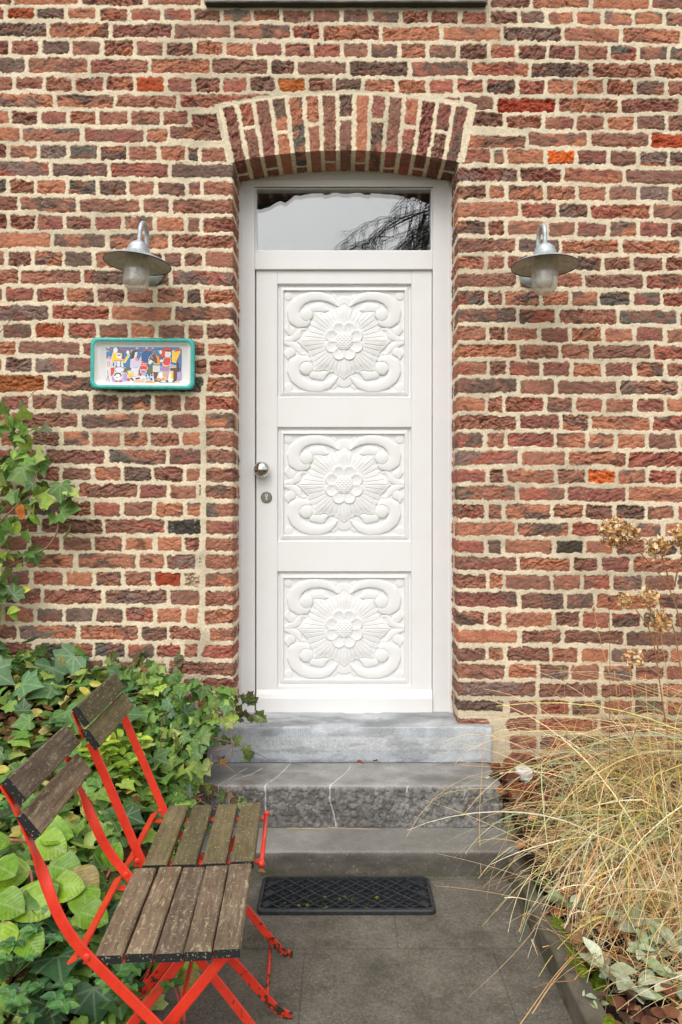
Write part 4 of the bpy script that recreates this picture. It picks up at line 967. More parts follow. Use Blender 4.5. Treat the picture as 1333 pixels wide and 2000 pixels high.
ell(560, 440, 130, 55, Gn); ell(720, 430, 60, 45, Gn)
shp([(240, 320), (272, 285), (308, 310), (308, 400), (240, 410)], (214, 196, 220)); shp([(240, 320), (272, 285), (312, 312), (300, 322), (272, 300)], Rd); shp([(252, 345), (278, 345), (278, 378), (252, 378)], Bk); shp([(256, 350), (273, 350), (273, 373), (256, 373)], Wh); shp([(250, 384), (282, 384), (282, 405), (250, 405)], Ye)
shp([(235, 405), (300, 400), (300, 585), (235, 585)], (222, 218, 222)); stroke([(245, 560), (262, 480), (250, 440)], 5, Bk); stroke([(275, 570), (262, 500)], 5, Bk)
# farmer with raised arms
shp([(302, 300), (318, 235), (345, 225), (352, 262), (440, 320), (486, 250), (500, 268), (452, 350), (300, 345)], Ye); shp([(330, 330), (430, 330), (436, 420), (432, 470), (330, 470)], (222, 220, 230)); ell(390, 262, 34, 38, Wh); stroke([(360, 262), (385, 272), (400, 262)], 10, Bk); shp([(358, 240), (380, 215), (425, 235), (428, 290), (410, 300), (414, 250)], (150, 100, 90))
stroke([(350, 335), (352, 385), (340, 405)], 8, Bk); stroke([(352, 385), (366, 412)], 8, Bk); stroke([(402, 330), (402, 395), (390, 418)], 8, Bk); stroke([(402, 390), (416, 418)], 8, Bk); ell(342, 212, 20, 26, Wh); ell(482, 235, 18, 22, Wh)
shp([(290, 408), (328, 405), (320, 500), (290, 505)], Rd); ell(390, 430, 52, 30, (226, 220, 238))
# basket bearer below
ell(390, 530, 92, 62, Li); ell(372, 500, 44, 44, Wh); stroke([(332, 500), (352, 470), (392, 470), (412, 500)], 14, Bk); ell(356, 568, 17, 15, Rd); ell(400, 566, 17, 15, Rd); stroke([(350, 515), (372, 522)], 7, Bk); stroke([(392, 505), (410, 512)], 7, Bk); ell(455, 515, 26, 50, (180, 150, 206)); ell(492, 540, 19, 18, Rd)
# woman
shp([(520, 220), (560, 212), (585, 240), (578, 280), (540, 298), (522, 270)], (235, 225, 220)); shp([(515, 300), (525, 225), (560, 210), (590, 222), (560, 235), (552, 298)], (74, 48, 40)); shp([(512, 400), (520, 315), (570, 295), (600, 330), (650, 240), (668, 250), (640, 350), (600, 400)], (214, 200, 226)); shp([(565, 300), (600, 295), (596, 332), (570, 330)], Og); shp([(520, 400), (610, 400), (600, 500), (530, 510)], (228, 222, 232)); stroke([(540, 405), (600, 405)], 10, (150, 190, 220)); shp([(482, 455), (556, 455), (548, 508), (490, 508)], Ye); ell(518, 452, 36, 12, (200, 210, 220)); stroke([(515, 520), (550, 548)], 16, Bk); stroke([(570, 530), (620, 520)], 14, Bk)
# fruit bunch
shp([(640, 320), (665, 240), (680, 250), (690, 330), (712, 350), (700, 378), (645, 372)], (236, 220, 214)); stroke([(655, 320), (668, 245)], 14, Br)
for k in range(12): ell(650 + (k % 4) * 18 + rng.uniform(-4, 4), 325 + (k // 4) * 20, 10, 9, Rd)
# donkey head, neck, body, rider
ell(700, 285, 62, 62, (30, 86, 150)); shp([(715, 345), (728, 285), (770, 250), (780, 218), (790, 252), (830, 300), (840, 360), (785, 365), (770, 330), (735, 368)], Br); shp([(716, 345), (735, 310), (762, 330), (738, 366)], Wh); ell(755, 290, 9, 7, Wh); ell(755, 290, 4, 4, Bk); stroke([(712, 310), (790, 355)], 5, Wh); stroke([(745, 250), (735, 212)], 8, Br); shp([(790, 250), (835, 280), (850, 360), (820, 368), (812, 300)], Og); stroke([(785, 362), (846, 362)], 12, Ye)
shp([(765, 378), (850, 378), (842, 450), (765, 448)], (216, 214, 214)); shp([(770, 450), (830, 452), (815, 510), (800, 540), (780, 540)], Br); shp([(960, 380), (1040, 350), (1050, 440), (1030, 545), (1000, 548), (1002, 440), (960, 430)], Br); stroke([(1000, 345), (1045, 350), (1060, 440)], 14, Bk); shp([(950, 360), (1030, 370), (1030, 398), (960, 402)], (150, 180, 220)); stroke([(958, 400), (1030, 398)], 9, Ye); shp([(970, 450), (1000, 455), (995, 530), (975, 520)], Ye)
shp([(838, 400), (900, 388), (960, 400), (945, 440), (850, 440)], (170, 130, 190)); shp([(875, 440), (945, 440), (930, 560), (880, 540)], (216, 170, 150)); shp([(875, 350), (890, 300), (940, 275), (970, 300), (955, 370), (905, 380)], Rd); shp([(880, 380), (960, 375), (950, 395), (880, 395)], Og2); ell(930, 245, 34, 36, (238, 226, 214)); shp([(845, 250), (868, 200), (920, 172), (970, 195), (982, 225), (950, 205), (905, 205), (900, 280), (860, 290)], Rd); stroke([(905, 212), (960, 216)], 16, Bk); ell(852, 228, 16, 22, Wh); ell(936, 250, 5, 4, Bk); stroke([(870, 370), (930, 385)], 8, Wh); ell(862, 326, 17, 16, Wh)
shp([(985, 215), (1078, 195), (1062, 260), (1035, 300), (1030, 345), (985, 335)], Ye); shp([(1000, 212), (1080, 180), (1076, 210), (1010, 224)], Rd); stroke([(1070, 250), (1048, 300), (1030, 340)], 10, Rd); shp([(1066, 370), (1086, 370), (1084, 450), (1062, 440)], (70, 90, 170)); shp([(1040, 450), (1090, 450), (1088, 540), (1040, 545)], Li)
# rooster and ground
ell(660, 408, 46, 28, Rd); ell(660, 450, 32, 22, (180, 150, 190)); ell(655, 448, 5, 5, Bk); ell(625, 480, 15, 18, Rd)
for k in range(14): ell(690 + rng.uniform(-45, 80), 510 + rng.uniform(-35, 35), 10, 14, [(70, 110, 190), (140, 190, 220), (50, 70, 140), (220, 225, 235)][k % 4])
shp([(668, 588), (690, 555), (735, 548), (805, 575), (800, 590)], Og); ell(835, 540, 24, 14, Og); ell(888, 528, 24, 16, Og); shp([(520, 585), (570, 545), (660, 535), (680, 560), (660, 588)], (228, 186, 160)); stroke([(780, 552), (812, 552)], 14, Bk); stroke([(915, 555), (942, 550)], 13, Bk); stroke([(985, 553), (1012, 553)], 13, Bk); shp([(1010, 560), (1060, 545), (1080, 575), (1010, 580)], (232, 190, 170)); stroke([(840, 568), (1010, 570)], 7, (120, 170, 160))
pic.build('painted_scene', M_paintpic, tray)
mb = MB(); mb.lathe([(.0005, .001), (.006, .001), (.008, 0)], (.145 - .24 + .2 - .0, -.0455, th_ - .008), 10, 'Y', lin(170, 96, 70)); mb.build('rim_chip', M_paintpic, tray); mb = MB(); mb.lathe([(.0005, .001), (.004, .001), (.005, 0)], (-.10, -.0455, th_ - .007), 10, 'Y', lin(220, 214, 204)); mb.build('rim_chip', M_paintpic, tray)

# ---------------------------------------------------------------- leaf kit
def tmpl_ivy():
    o_ = [(.16, -.13), (.36, -.16), (.56, .02), (.46, .16), (.62, .40), (.36, .50), (.20, .66), (0, .95)]
    o_ = [(0, .02)] + o_ + [(-x, y) for x, y in o_[::-1][1:]]
    pts = [(0, .28)] + o_; n = len(o_)
    v = np.array([(x, y, .16 * abs(x) - .16 * y * y + (.05 if i == 0 else 0)) for i, (x, y) in enumerate(pts)]); v[:, 2] -= v[1, 2]
    return v, np.array([(0, 1 + k, 1 + (k + 1) % n) for k in range(n)])
def tmpl_oval(w_=.30, n=5, cup=.25, droop=.25, tipp=1.0, wav=0):
    v = []; f = []
    for i in range(n + 1):
        t_ = i / n; hw = w_ * (math.sin(math.pi * min(max(t_ * .96 + .03, 0), 1)) ** .75) * (1 - .25 * t_ * tipp)
        if i == n: hw = .012
        for j in (-1, -.5, 0, .5, 1): v.append((hw * j, t_, cup * hw * abs(j) - droop * t_ * t_ + wav * math.sin(t_ * 9 + j * 3) * abs(j)))
    for i in range(n):
        for j in range(4): f.append((i * 5 + j, i * 5 + j + 1, i * 5 + 6 + j, i * 5 + 5 + j))
    return np.array(v), np.array(f)
IVY = tmpl_ivy(); OVAL = tmpl_oval(); BERG = tmpl_oval(.46, 9, .18, .22, .4, .03); CAMP = tmpl_oval(.24, 7, .35, .18, .4, .03); SMALL = tmpl_oval(.34, 5, .25, .25)
def crumple(seed):
    r_ = np.random.default_rng(seed); v, f = tmpl_oval(.34, 6, .5, .1, 1, .08); v = v.copy(); v[:, 2] += .22 * np.sin(v[:, 1] * 5 + seed) * .6 + r_.uniform(-.06, .06, len(v)); return v, f
CRUM = [crumple(k) for k in range(4)]
def leaf_batch(specs):
    """specs: list of (template, pos, tipdir, normal, size, colour) -> verts, faces, cols, uvs"""
    V = []; Fc = []; Cc = []; U = []; off = 0
    for (tp_, p, d_, nn, s, c_) in specs:
        v, f = tp_; d_ = np.asarray(d_, float); d_ = d_ / (np.linalg.norm(d_) + 1e-9); nn = np.asarray(nn, float); nn = nn - d_ * (nn @ d_); nn /= np.linalg.norm(nn) + 1e-9; x_ = np.cross(d_, nn)
        V.append(np.asarray(p) + s * (v[:, :1] * x_ + v[:, 1:2] * d_ + v[:, 2:3] * nn)); Fc += [[int(i) + off for i in q] for q in f]; off += len(v)
        Cc.append(np.tile(c_, (len(v), 1))); U.append(v[:, :2])
    return np.concatenate(V), Fc, np.concatenate(Cc), np.concatenate(U)
def leaves(name, specs, m, parent=None, base=None):
    v, f, c_, u = leaf_batch(specs); return np_mesh(name, v, f, m, parent, c_, u, True, base)
def rdir(el_lo, el_hi, az_c, az_w):
    a = R(az_c + rng.uniform(-az_w, az_w)); e = R(rng.uniform(el_lo, el_hi)); return np.array([math.sin(a) * math.cos(e), -math.cos(a) * math.cos(e), math.sin(e)])   # az 0 = towards camera
def pick(cols, p=None): return np.array(cols[rng.choice(len(cols), p=p)]) * rng.uniform(.62, 1.35)
IVYC = [lin(80, 116, 50), lin(98, 136, 58), lin(122, 154, 66), lin(66, 102, 60), lin(152, 178, 74), lin(166, 184, 100)]
IVYP = [.22, .24, .22, .10, .13, .09]
YEL = [lin(196, 176, 84), lin(170, 160, 62), lin(210, 196, 120)]; BRN = [lin(96, 62, 42), lin(130, 84, 54), lin(70, 50, 40), lin(150, 110, 74)]
def scatter_bed(n, xr, yr, size, cols, p, tp_, lift=(.0, .05), nel=(35, 85), keep=None):
    out = []
    while len(out) < n:
        x = rng.uniform(*xr); y = rng.uniform(*yr)
        if x > edge_x(y) + .01 or (keep and not keep(x, y)): continue
        z = float(Hc(np.array(x), np.array(y))) + rng.uniform(*lift)
        nn = rdir(*nel, 10, 75); dd = np.array([rng.normal(0, 1), rng.normal(-.6, .8), rng.normal(-.15, .35)])
        out.append((tp_, (x, y, max(z, .01)), dd, nn, rng.uniform(*size), pick(cols, p)))
    return out
# leaf litter under everything, then the ivy carpet
def tonear(x, y): return y > -1.55
sp = []
for k in range(900):
    x = rng.uniform(-1.9, -.53); y = rng.uniform(-2.0, -.02)
    if x > edge_x(y): continue
    z = float(Hc(np.array(x), np.array(y))); sp.append((CRUM[k % 4], (x, y, max(z - rng.uniform(.01, .06), .006)), rdir(-20, 20, 0, 180), rdir(30, 80, 0, 70), rng.uniform(.04, .09), pick(BRN + YEL[:1], [.3, .3, .2, .12, .08])))
o = leaves('leaf_litter', sp, M_dry); tag(o, 'brown and yellow dead leaves between the ivy left of the steps', 'dead leaves', kind='stuff')
sp = scatter_bed(1150, (-1.95, -.55), (-1.35, -.04), (.045, .09), IVYC, IVYP, IVY, (-.03, .07))
sp += scatter_bed(420, (-1.9, -.56), (-2.0, -1.3), (.04, .075), IVYC, IVYP, IVY, (-.02, .05))
sp += scatter_bed(26, (-1.25, -.60), (-1.75, -1.15), (.10, .135), [lin(58, 96, 60), lin(76, 116, 62)], [.6, .4], IVY, (.03, .09), (50, 85))
sp += scatter_bed(16, (-1.6, -.9), (-.5, -.1), (.11, .14), [lin(82, 116, 74), lin(94, 134, 68)], [.6, .4], IVY, (.06, .12), (25, 60))
sp += scatter_bed(110, (-1.8, -.8), (-1.0, -.1), (.045, .08), YEL, [.4, .3, .3], OVAL, (.0, .06))
sp2 = []
for k in range(150):
    px, py = rng.normal(95, 70), rng.normal(1450, 60); d_ = 2.9 - (py - 1400) / 200 * .25; a = P(px, py, d_)
    if a[0] > -.75: continue
    sp2.append((OVAL if k % 3 else CRUM[k % 4], a, rdir(-50, 40, 0, 180), rdir(10, 60, 10, 60), rng.uniform(.04, .075), pick([lin(206, 186, 96), lin(186, 170, 70), lin(216, 200, 128), lin(150, 104, 66), lin(120, 80, 52)])))
sp += sp2
o = leaves('ivy_carpet', sp, M_leaf); tag(o, 'carpet of dark green ivy covering the bed behind the red chairs', 'ivy', kind='stuff')
# stems poking through the bed
def ribbon_stem(mb, pts, r0, r1, col, n=5, seg=14):
    pts = np.array(pts, float); d_ = np.concatenate([[0], np.cumsum(np.linalg.norm(np.diff(pts, axis=0), axis=1))]); u = np.linspace(0, d_[-1], seg); q = np.stack([np.interp(u, d_, pts[:, k]) for k in range(3)], -1)
    for _ in range(2): q[1:-1] = .25 * q[:-2] + .5 * q[1:-1] + .25 * q[2:]
    mb.tube(q, np.linspace(r0, r1, seg), n, col)
# trailing ivy that climbs from the bed over the ends of the steps and the wall foot
iv = empty('trailing_ivy', P(330, 1600, 2.95)); tag(iv, 'mass of mid green ivy spilling over the left end of the steps', 'ivy'); BI = tuple(iv.location)
sp = []
polyI = [(225, 1315), (300, 1300), (395, 1335), (452, 1345), (466, 1400), (418, 1435), (398, 1490), (372, 1550), (378, 1625), (340, 1640), (290, 1560), (240, 1450)]
while len(sp) < 430:
    px, py = rng.uniform(220, 475), rng.uniform(1295, 1645)
    if not poly_in(np.array([px]), np.array([py]), polyI)[0]: continue
    d_ = 3.17 - (py - 1300) / 340 * .48 + rng.uniform(-.05, .03)
    sp.append((IVY, P(px, py, d_), np.array([rng.normal(.1, .7), rng.normal(-.5, .5), rng.normal(-.5, .5)]), rdir(5, 65, 15, 55), rng.uniform(.035, .07), pick(IVYC, IVYP)))
tr = [[(360, 1420, 3.05), (440, 1445, 3.0), (520, 1480, 2.99)], [(400, 1385, 3.12), (460, 1392, 3.16), (512, 1402, 3.19)], [(420, 1350, 3.17), (470, 1362, 3.17), (492, 1362, 3.17)], [(350, 1520, 2.9), (420, 1545, 2.88), (478, 1565, 2.86)], [(330, 1345, 3.15), (352, 1300, 3.2), (350, 1268, 3.22)], [(300, 1320, 3.15), (222, 1290, 3.22), (218, 1270, 3.25)], [(250, 1330, 3.15), (280, 1270, 3.25)]]
mb = MB(); tr[3] = [(350, 1520, 2.9), (420, 1545, 2.88), (478, 1565, 2.86)]
for t_ in tr:
    pts = [P(*q) for q in t_]; ribbon_stem(mb, pts, .003, .0012, lin(132, 84, 62)); pts = np.array(pts)
    for k in range(13):
        u = rng.uniform(.15, 1) * (len(pts) - 1); i = min(int(u), len(pts) - 2); p = pts[i] + (pts[i + 1] - pts[i]) * (u - i)
        sp.append((IVY, p + rng.normal(0, .008, 3) + np.array([0, -.012, 0]), np.array([rng.normal(.3, .6), -.3, rng.normal(-.2, .7)]), rdir(0, 50, 0, 50), rng.uniform(.028, .05), pick([lin(74, 84, 40), lin(86, 104, 46), lin(96, 72, 48), lin(110, 132, 60)])))
for k in range(28):
    px, py = rng.uniform(240, 460), rng.uniform(1330, 1600); d_ = 3.16 - (py - 1300) / 340 * .48; a = P(px, py, d_); ribbon_stem(mb, [a, a + np.array([rng.normal(0, .06), -.02, rng.normal(0, .05)]), a + np.array([rng.normal(0, .12), -.02, rng.normal(.02, .1)])], .002, .001, lin(150, 100, 74), 4, 8)
mb.build('ivy_stem', M_stem, iv, True, base=BI); leaves('ivy_leaves', sp, M_leaf, iv, BI)
sp = [(CRUM[k % 4], P(px, py, d_), rdir(-10, 20, 0, 180), rdir(30, 80, 0, 60), s, np.array(c_)) for k, (px, py, d_, s, c_) in enumerate(((428, 1486, 3.1, .06, lin(150, 112, 96)), (446, 1488, 3.09, .045, lin(214, 150, 60)), (382, 1500, 3.0, .07, lin(170, 100, 70)), (392, 1590, 2.85, .06, lin(176, 130, 110))))]
# dark core behind the trailing ivy so the mass is closed
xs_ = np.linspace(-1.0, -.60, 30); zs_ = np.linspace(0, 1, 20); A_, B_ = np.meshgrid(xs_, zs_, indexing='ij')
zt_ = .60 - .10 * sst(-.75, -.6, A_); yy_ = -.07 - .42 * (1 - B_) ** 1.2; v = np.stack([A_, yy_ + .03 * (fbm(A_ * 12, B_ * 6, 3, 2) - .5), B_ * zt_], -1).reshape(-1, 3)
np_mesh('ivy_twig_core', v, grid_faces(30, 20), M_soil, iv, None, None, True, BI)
for (tp_, p, dd, nn, s, c_), lb in zip(sp, ('pinkish dead ivy leaf lying on the left of the middle step', 'orange dead ivy leaf lying on the middle step', 'reddish dead leaf caught in the ivy beside the middle step', 'pale pink dead leaf caught low in the ivy beside the chair')):
    o = leaves('fallen_leaf', [(tp_, p * 0, dd, nn, s, c_)], M_dry); o.location = p; tag(o, lb, 'leaf', 'single dead leaves by the steps')
# yellow green shrub between the chairs
sh = empty('euonymus_shrub', P(215, 1580, 2.7)); tag(sh, 'low shrub with bright yellow green oval leaves behind the farther chair', 'shrub'); BS = tuple(sh.location); sp = []; mb = MB()
for k in range(34):
    px, py = rng.normal(222, 38), rng.normal(1490, 42); a = P(px, py, 2.72 + rng.uniform(-.06, .08)); mb = MB(); mb.tube([a - np.array([rng.normal(0, .02), -.02, .16]), a], [.003, .002], 5, lin(110, 110, 50)); mb.build('shrub_stem', M_stem, sh, True, base=BS)
    for j in range(7):
        az_ = j * 2.4 + rng.uniform(0, .5); sp.append((OVAL, a + np.array([0, 0, .008 * j - .03]), np.array([math.cos(az_), math.sin(az_), rng.uniform(.2, .7)]), np.array([0, -.3, 1.]), rng.uniform(.038, .055), pick([lin(168, 190, 52), lin(140, 172, 50), lin(112, 150, 46)])))
leaves('shrub_leaves', sp, M_leaf, sh, BS)
# bergenias
def bergenia(px, py, d_, label, lv):
    p0 = P(px, py, d_); p0[2] = float(Hc(np.array(p0[0]), np.array(p0[1]))); r_ = empty('bergenia', tuple(p0)); tag(r_, label, 'plant', 'large leaved bergenias by the chairs'); sp = []; mb = MB()
    for (lx, ly, ld, tip, nn, s, c_) in lv:
        a = P(lx, ly, ld); sp.append((BERG, a, tip, nn, s * BSZ, np.array(c_) * rng.uniform(.8, 1.1))); q = np.array(p0)
        ribbon_stem(mb, [q, (q + a) / 2 + np.array([0, 0, .02]), a], .005, .004, lin(176, 96, 84), 6, 8)
        lo = leaves('leaf', sp, M_berg, r_, tuple(p0)); mb.build('leaf_stalk', M_stem, lo, True, base=tuple(p0)); sp = []; mb = MB()
    return r_
g1, g2, g3, g4 = lin(142, 178, 40), lin(112, 154, 36), lin(82, 124, 36), lin(150, 128, 58)
BSZ = .66
bergenia(75, 1740, 2.05, 'clump of big glossy light green leaves at the left edge behind the nearer chair', [
    (60, 1700, 2.12, (-1, -.5, .1), (.1, -.6, 1), .20, g1), (95, 1690, 2.14, (.9, -.3, .0), (-.1, -.7, 1), .17, g2), (30, 1745, 2.02, (.9, -.5, -.1), (0, -.75, .9), .20, g1), (-20, 1760, 1.98, (1, -.35, .05), (-.1, -.6, 1), .17, g2),
    (85, 1715, 2.06, (.3, -1, -.35), (0, -.5, 1), .17, g3), (100, 1735, 2.05, (1, -.2, .2), (0, -.9, .8), .15, g1), (-10, 1690, 2.1, (.6, -.5, .15), (-.2, -.5, 1), .16, g2), (10, 1800, 1.93, (.2, -1, -.4), (0, -.6, .9), .17, g1), (40, 1820, 1.9, (.8, -.6, -.2), (0, -.6, 1), .14, g2)])
bergenia(185, 1735, 2.12, 'bergenia with a browned drooping leaf between the red chair backs', [
    (140, 1700, 2.1, (.9, -.6, -.35), (.2, -.8, .8), .17, g4), (200, 1700, 2.2, (.35, .1, 1), (.15, -1, .2), .15, g3), (165, 1730, 2.07, (.4, -1, -.3), (0, -.7, .9), .16, g2), (150, 1780, 2.0, (.9, -.3, .0), (0, -.6, 1), .15, g2), (215, 1700, 2.2, (.25, -.2, .9), (-.2, -1, .3), .14, g2)])
bergenia(110, 1640, 2.3, 'pair of upturned green leaves under the back of the nearer chair', [
    (75, 1630, 2.28, (1, -.1, .15), (0, -.55, 1), .17, g2), (68, 1640, 2.26, (1, -.4, -.1), (0, -.8, .8), .18, g1), (60, 1625, 2.3, (.9, .1, .5), (.3, -.8, 1), .15, g1), (20, 1640, 2.2, (-.6, -.6, .2), (0, -.6, 1), .15, g2)])
bergenia(362, 1885, 1.98, 'single pale leaf clump seen under the seat of the nearer chair', [(345, 1890, 1.99, (1, -.3, .2), (0, -.8, .8), .10, g1), (352, 1905, 1.97, (1, -.5, -.2), (0, -.8, .8), .11, g4), (330, 1895, 1.99, (.4, -.7, .3), (0, -.8, .8), .09, g2)])
# periwinkles
def peri(px, py, d_, label):
    p0 = P(px, py, d_); r_ = empty('periwinkle', tuple(p0)); tag(r_, label, 'plant', 'small leaved periwinkles in the left bed'); sp = []; mb = MB()
    for k in range(10):
        a = p0 + np.array([rng.normal(0, .06), rng.normal(0, .05), rng.uniform(.0, .06)]); mb.tube([p0 - np.array([0, 0, .05]), a], [.0015, .001], 4, lin(96, 110, 60))
        for j in range(6):
            az_ = j * 1.047 + rng.uniform(0, .4); sp.append((SMALL, a + np.array([0, 0, .006 * (j % 2)]), np.array([math.cos(az_), math.sin(az_), rng.uniform(.1, .5)]), np.array([0, -.35, 1.]), rng.uniform(.026, .04), pick([lin(70, 120, 58), lin(92, 140, 70), lin(60, 104, 60)])))
    leaves('periwinkle_leaves', sp, M_leaf, r_, tuple(p0)); mb.build('periwinkle_stem', M_stem, r_, True, base=tuple(p0))
peri(28, 1870, 1.86, 'small periwinkle with narrow leaves in whorls at the lower left edge'); peri(80, 1960, 1.78, 'periwinkle rosette in the lower left corner under the big ivy leaves'); peri(230, 1930, 1.85, 'periwinkle behind the front leg of the nearer chair'); peri(20, 1580, 2.35, 'periwinkle at the left edge beside the upper end of the chair back')
# climbing shrub on the wall at the left edge
cs = empty('climbing_shrub', P(-30, 1330, 3.1)); tag(cs, 'climbing ivy and euonymus with glossy leaves on the wall at the left edge', 'climber'); BC = tuple(cs.location); sp = []; mb = MB()
polyC = [(-160, 820), (0, 800), (50, 815), (75, 880), (120, 900), (138, 960), (146, 1020), (95, 1060), (75, 1095), (30, 1110), (35, 1140), (25, 1190), (-160, 1260)]
cnt = 0
while cnt < 330:
    px, py = rng.uniform(-160, 150), rng.uniform(790, 1250)
    if not poly_in(np.array([px]), np.array([py]), polyC)[0]: continue
    dens = 1 if px < 60 else .45
    if rng.random() > dens: continue
    cnt += 1; a = P(px, py, 3.2 + rng.uniform(-.10, .05)); t_ = OVAL if (rng.random() < .6 and px < 70) else IVY
    c_ = pick([lin(122, 158, 50), lin(92, 134, 46), lin(70, 108, 46), lin(160, 180, 62)]) if t_ is OVAL else pick(IVYC, [.1, .2, .3, .1, .2, .1])
    sp.append((t_, a, np.array([rng.normal(.2, .8), rng.normal(-.5, .5), rng.normal(-.1, .7)]), rdir(-5, 60, 10, 60), rng.uniform(.045, .075) * (1 if t_ is OVAL else 1.1), c_))
for (px, py, s, c_) in ((118, 1000, .12, lin(92, 128, 58)), (120, 945, .10, lin(84, 118, 50)), (90, 958, .10, lin(176, 176, 106)), (45, 910, .13, lin(104, 136, 58)), (80, 900, .09, lin(78, 112, 44)), (135, 1040, .08, lin(128, 148, 70)), (35, 1155, .07, lin(196, 190, 60)), (15, 1195, .08, lin(160, 180, 70))):
    sp.append((IVY if py < 1100 else OVAL, P(px, py, 3.16), np.array([rng.normal(.1, .3), -.4, -1 if py < 1000 else .2]), rdir(0, 35, 10, 25), s, np.array(c_)))
for (px, py) in ((24, 838), (40, 788), (75, 838), (97, 835), (36, 820), (58, 900)): sp.append((IVY, P(px, py, 3.24), np.array([rng.normal(0, .6), -.4, rng.normal(-.5, .4)]), rdir(0, 40, 0, 40), rng.uniform(.03, .05), pick([lin(120, 130, 80), lin(86, 92, 56)])))
for pts, r0 in (([(-20, 960, 3.2), (20, 940, 3.17), (40, 905, 3.16)], .006), ([(110, 1000, 3.16), (118, 1030, 3.15), (95, 1070, 3.17), (60, 1085, 3.2), (10, 1110, 3.2)], .005), ([(70, 760, 3.27), (40, 800, 3.27), (10, 835, 3.27)], .002), ([(0, 1020, 3.15), (30, 990, 3.14), (60, 968, 3.13)], .004), ([(120, 1035, 3.17), (150, 1050, 3.2), (165, 1072, 3.22)], .0018), ([(-10, 1060, 3.2), (60, 1042, 3.2), (110, 1040, 3.2)], .0025),
                ([(-5, 655, 3.28), (30, 615, 3.27), (50, 605, 3.28), (76, 602, 3.28)], .0022), ([(-5, 625, 3.28), (18, 605, 3.27), (35, 592, 3.28)], .0018), ([(20, 1000, 3.2), (70, 935, 3.2), (72, 905, 3.2)], .002), ([(-40, 1300, 3.2), (-20, 1150, 3.2), (-30, 950, 3.2)], .012)):
    mb = MB(); ribbon_stem(mb, [P(*q) for q in pts], r0, r0 * .5, lin(150, 118, 92), 6, 16); mb.build('climber_stem', M_stem, cs, True, base=BC)
sp2 = [(CRUM[1], P(42, 985, 3.13), np.array([.1, -.3, -1]), rdir(0, 30, 0, 30), .07, lin(190, 110, 50))]
leaves('climber_leaves', sp, M_leaf, cs, BC); leaves('withered_leaf', sp2, M_dry, cs, BC)
# dark thicket behind the climber leaves is left open: the brick shows through

# ---------------------------------------------------------------- right bed
TAN = [lin(248, 228, 180), lin(240, 212, 156), lin(252, 240, 206), lin(224, 186, 134), lin(240, 198, 126), lin(214, 164, 110)] ; TAN = [(q * .88 + .12 * q.mean()) * 1.12 for q in TAN]; GRN = [lin(176, 188, 130), lin(158, 176, 122), lin(194, 200, 150), lin(170, 190, 152)]; YLW = [lin(214, 206, 110), lin(226, 214, 130)]
def blades(n, c0, spread, az_c, az_w, ln, el_r, w_, colp, sag=1.0, n_seg=11):
    V = []; Fc = []; Cc = []; off = 0
    for k in range(n):
        p = np.array(c0) + np.array([rng.normal(0, spread[0]), rng.normal(0, spread[1]), 0]); p[2] = float(Hr(np.array(p[0]), np.array(p[1]))) - .02
        a = R(az_c + rng.normal(0, az_w)); e = R(rng.uniform(*el_r)); Ln = rng.uniform(*ln); hd = np.array([math.sin(a), -math.cos(a), 0]); ds = Ln / n_seg
        kap = sag * rng.uniform(.8, 2.3) / Ln; kink = rng.integers(3, 9) if rng.random() < .16 else -1; kd = rng.normal(0, .9); curl = rng.normal(0, 1.1); q = [p.copy()]; ee = e
        for j in range(n_seg):
            ee -= kap * ds * (1.15 if ee > -1.2 else 0); a += curl * ds + (kd if j == kink else 0); ee -= (.6 if j == kink else 0); hd = np.array([math.sin(a), -math.cos(a), 0])
            p = p + ds * (hd * math.cos(ee) + np.array([0, 0, math.sin(ee)]))
            fl = (float(Hr(np.array(p[0]), np.array(p[1]))) if p[0] > .66 else .0) + .012 * (1 + rng.random())
            if p[2] < fl:
                if p[0] < .70: break
                p[2] = fl; ee = max(ee, -.15)
            if p[1] > -.03: p[1] = -.03 - .03 * rng.random()
            q.append(p.copy())
        if len(q) < 3: continue
        q = np.array(q); side = np.cross(np.gradient(q, axis=0), np.array([0, 0, 1.])); side /= np.linalg.norm(side, axis=1)[:, None] + 1e-6
        tw = rng.uniform(-.9, .9); up = np.array([0, 0, 1.]); side = side * math.cos(tw) + up * math.sin(tw); ww = w_ * rng.uniform(.6, 1.3) * np.linspace(1, .25, len(q))[:, None] / 2
        V.append(np.concatenate([q - side * ww, q + side * ww])); m_ = len(q); Fc += [[off + i, off + i + 1, off + m_ + i + 1, off + m_ + i] for i in range(m_ - 1)]; off += 2 * m_
        fam = rng.choice(3, p=colp); c_ = pick([TAN, GRN, YLW][fam]); c2 = c_ if fam != 1 or rng.random() < .5 else pick(TAN); g_ = np.linspace(0, 1, m_)[:, None]; cc = c_ * (1 - g_) + c2 * g_; Cc.append(np.concatenate([cc, cc]))
    return np.concatenate(V), Fc, np.concatenate(Cc)
def grass(c0, label, parts_):
    c0 = np.array([c0[0], c0[1], float(Hr(np.array(c0[0]), np.array(c0[1])))]); r_ = empty('grass_clump', tuple(c0)); tag(r_, label, 'grass clump', 'clumps of dry ornamental grass')
    for (nm, kw) in parts_:
        v, f, c_ = blades(c0=c0, **kw); np_mesh(nm, v, f, M_grass, r_, c_, None, True, tuple(c0))
    return r_
grass((.95, -.72), 'short straw tuft hanging over the kerb just in front of the steps', [
    ('dry_blades', dict(n=120, spread=(.07, .10), az_c=-52, az_w=50, ln=(.2, .46), el_r=(5, 60), w_=.0052, colp=[.90, .05, .05]))])
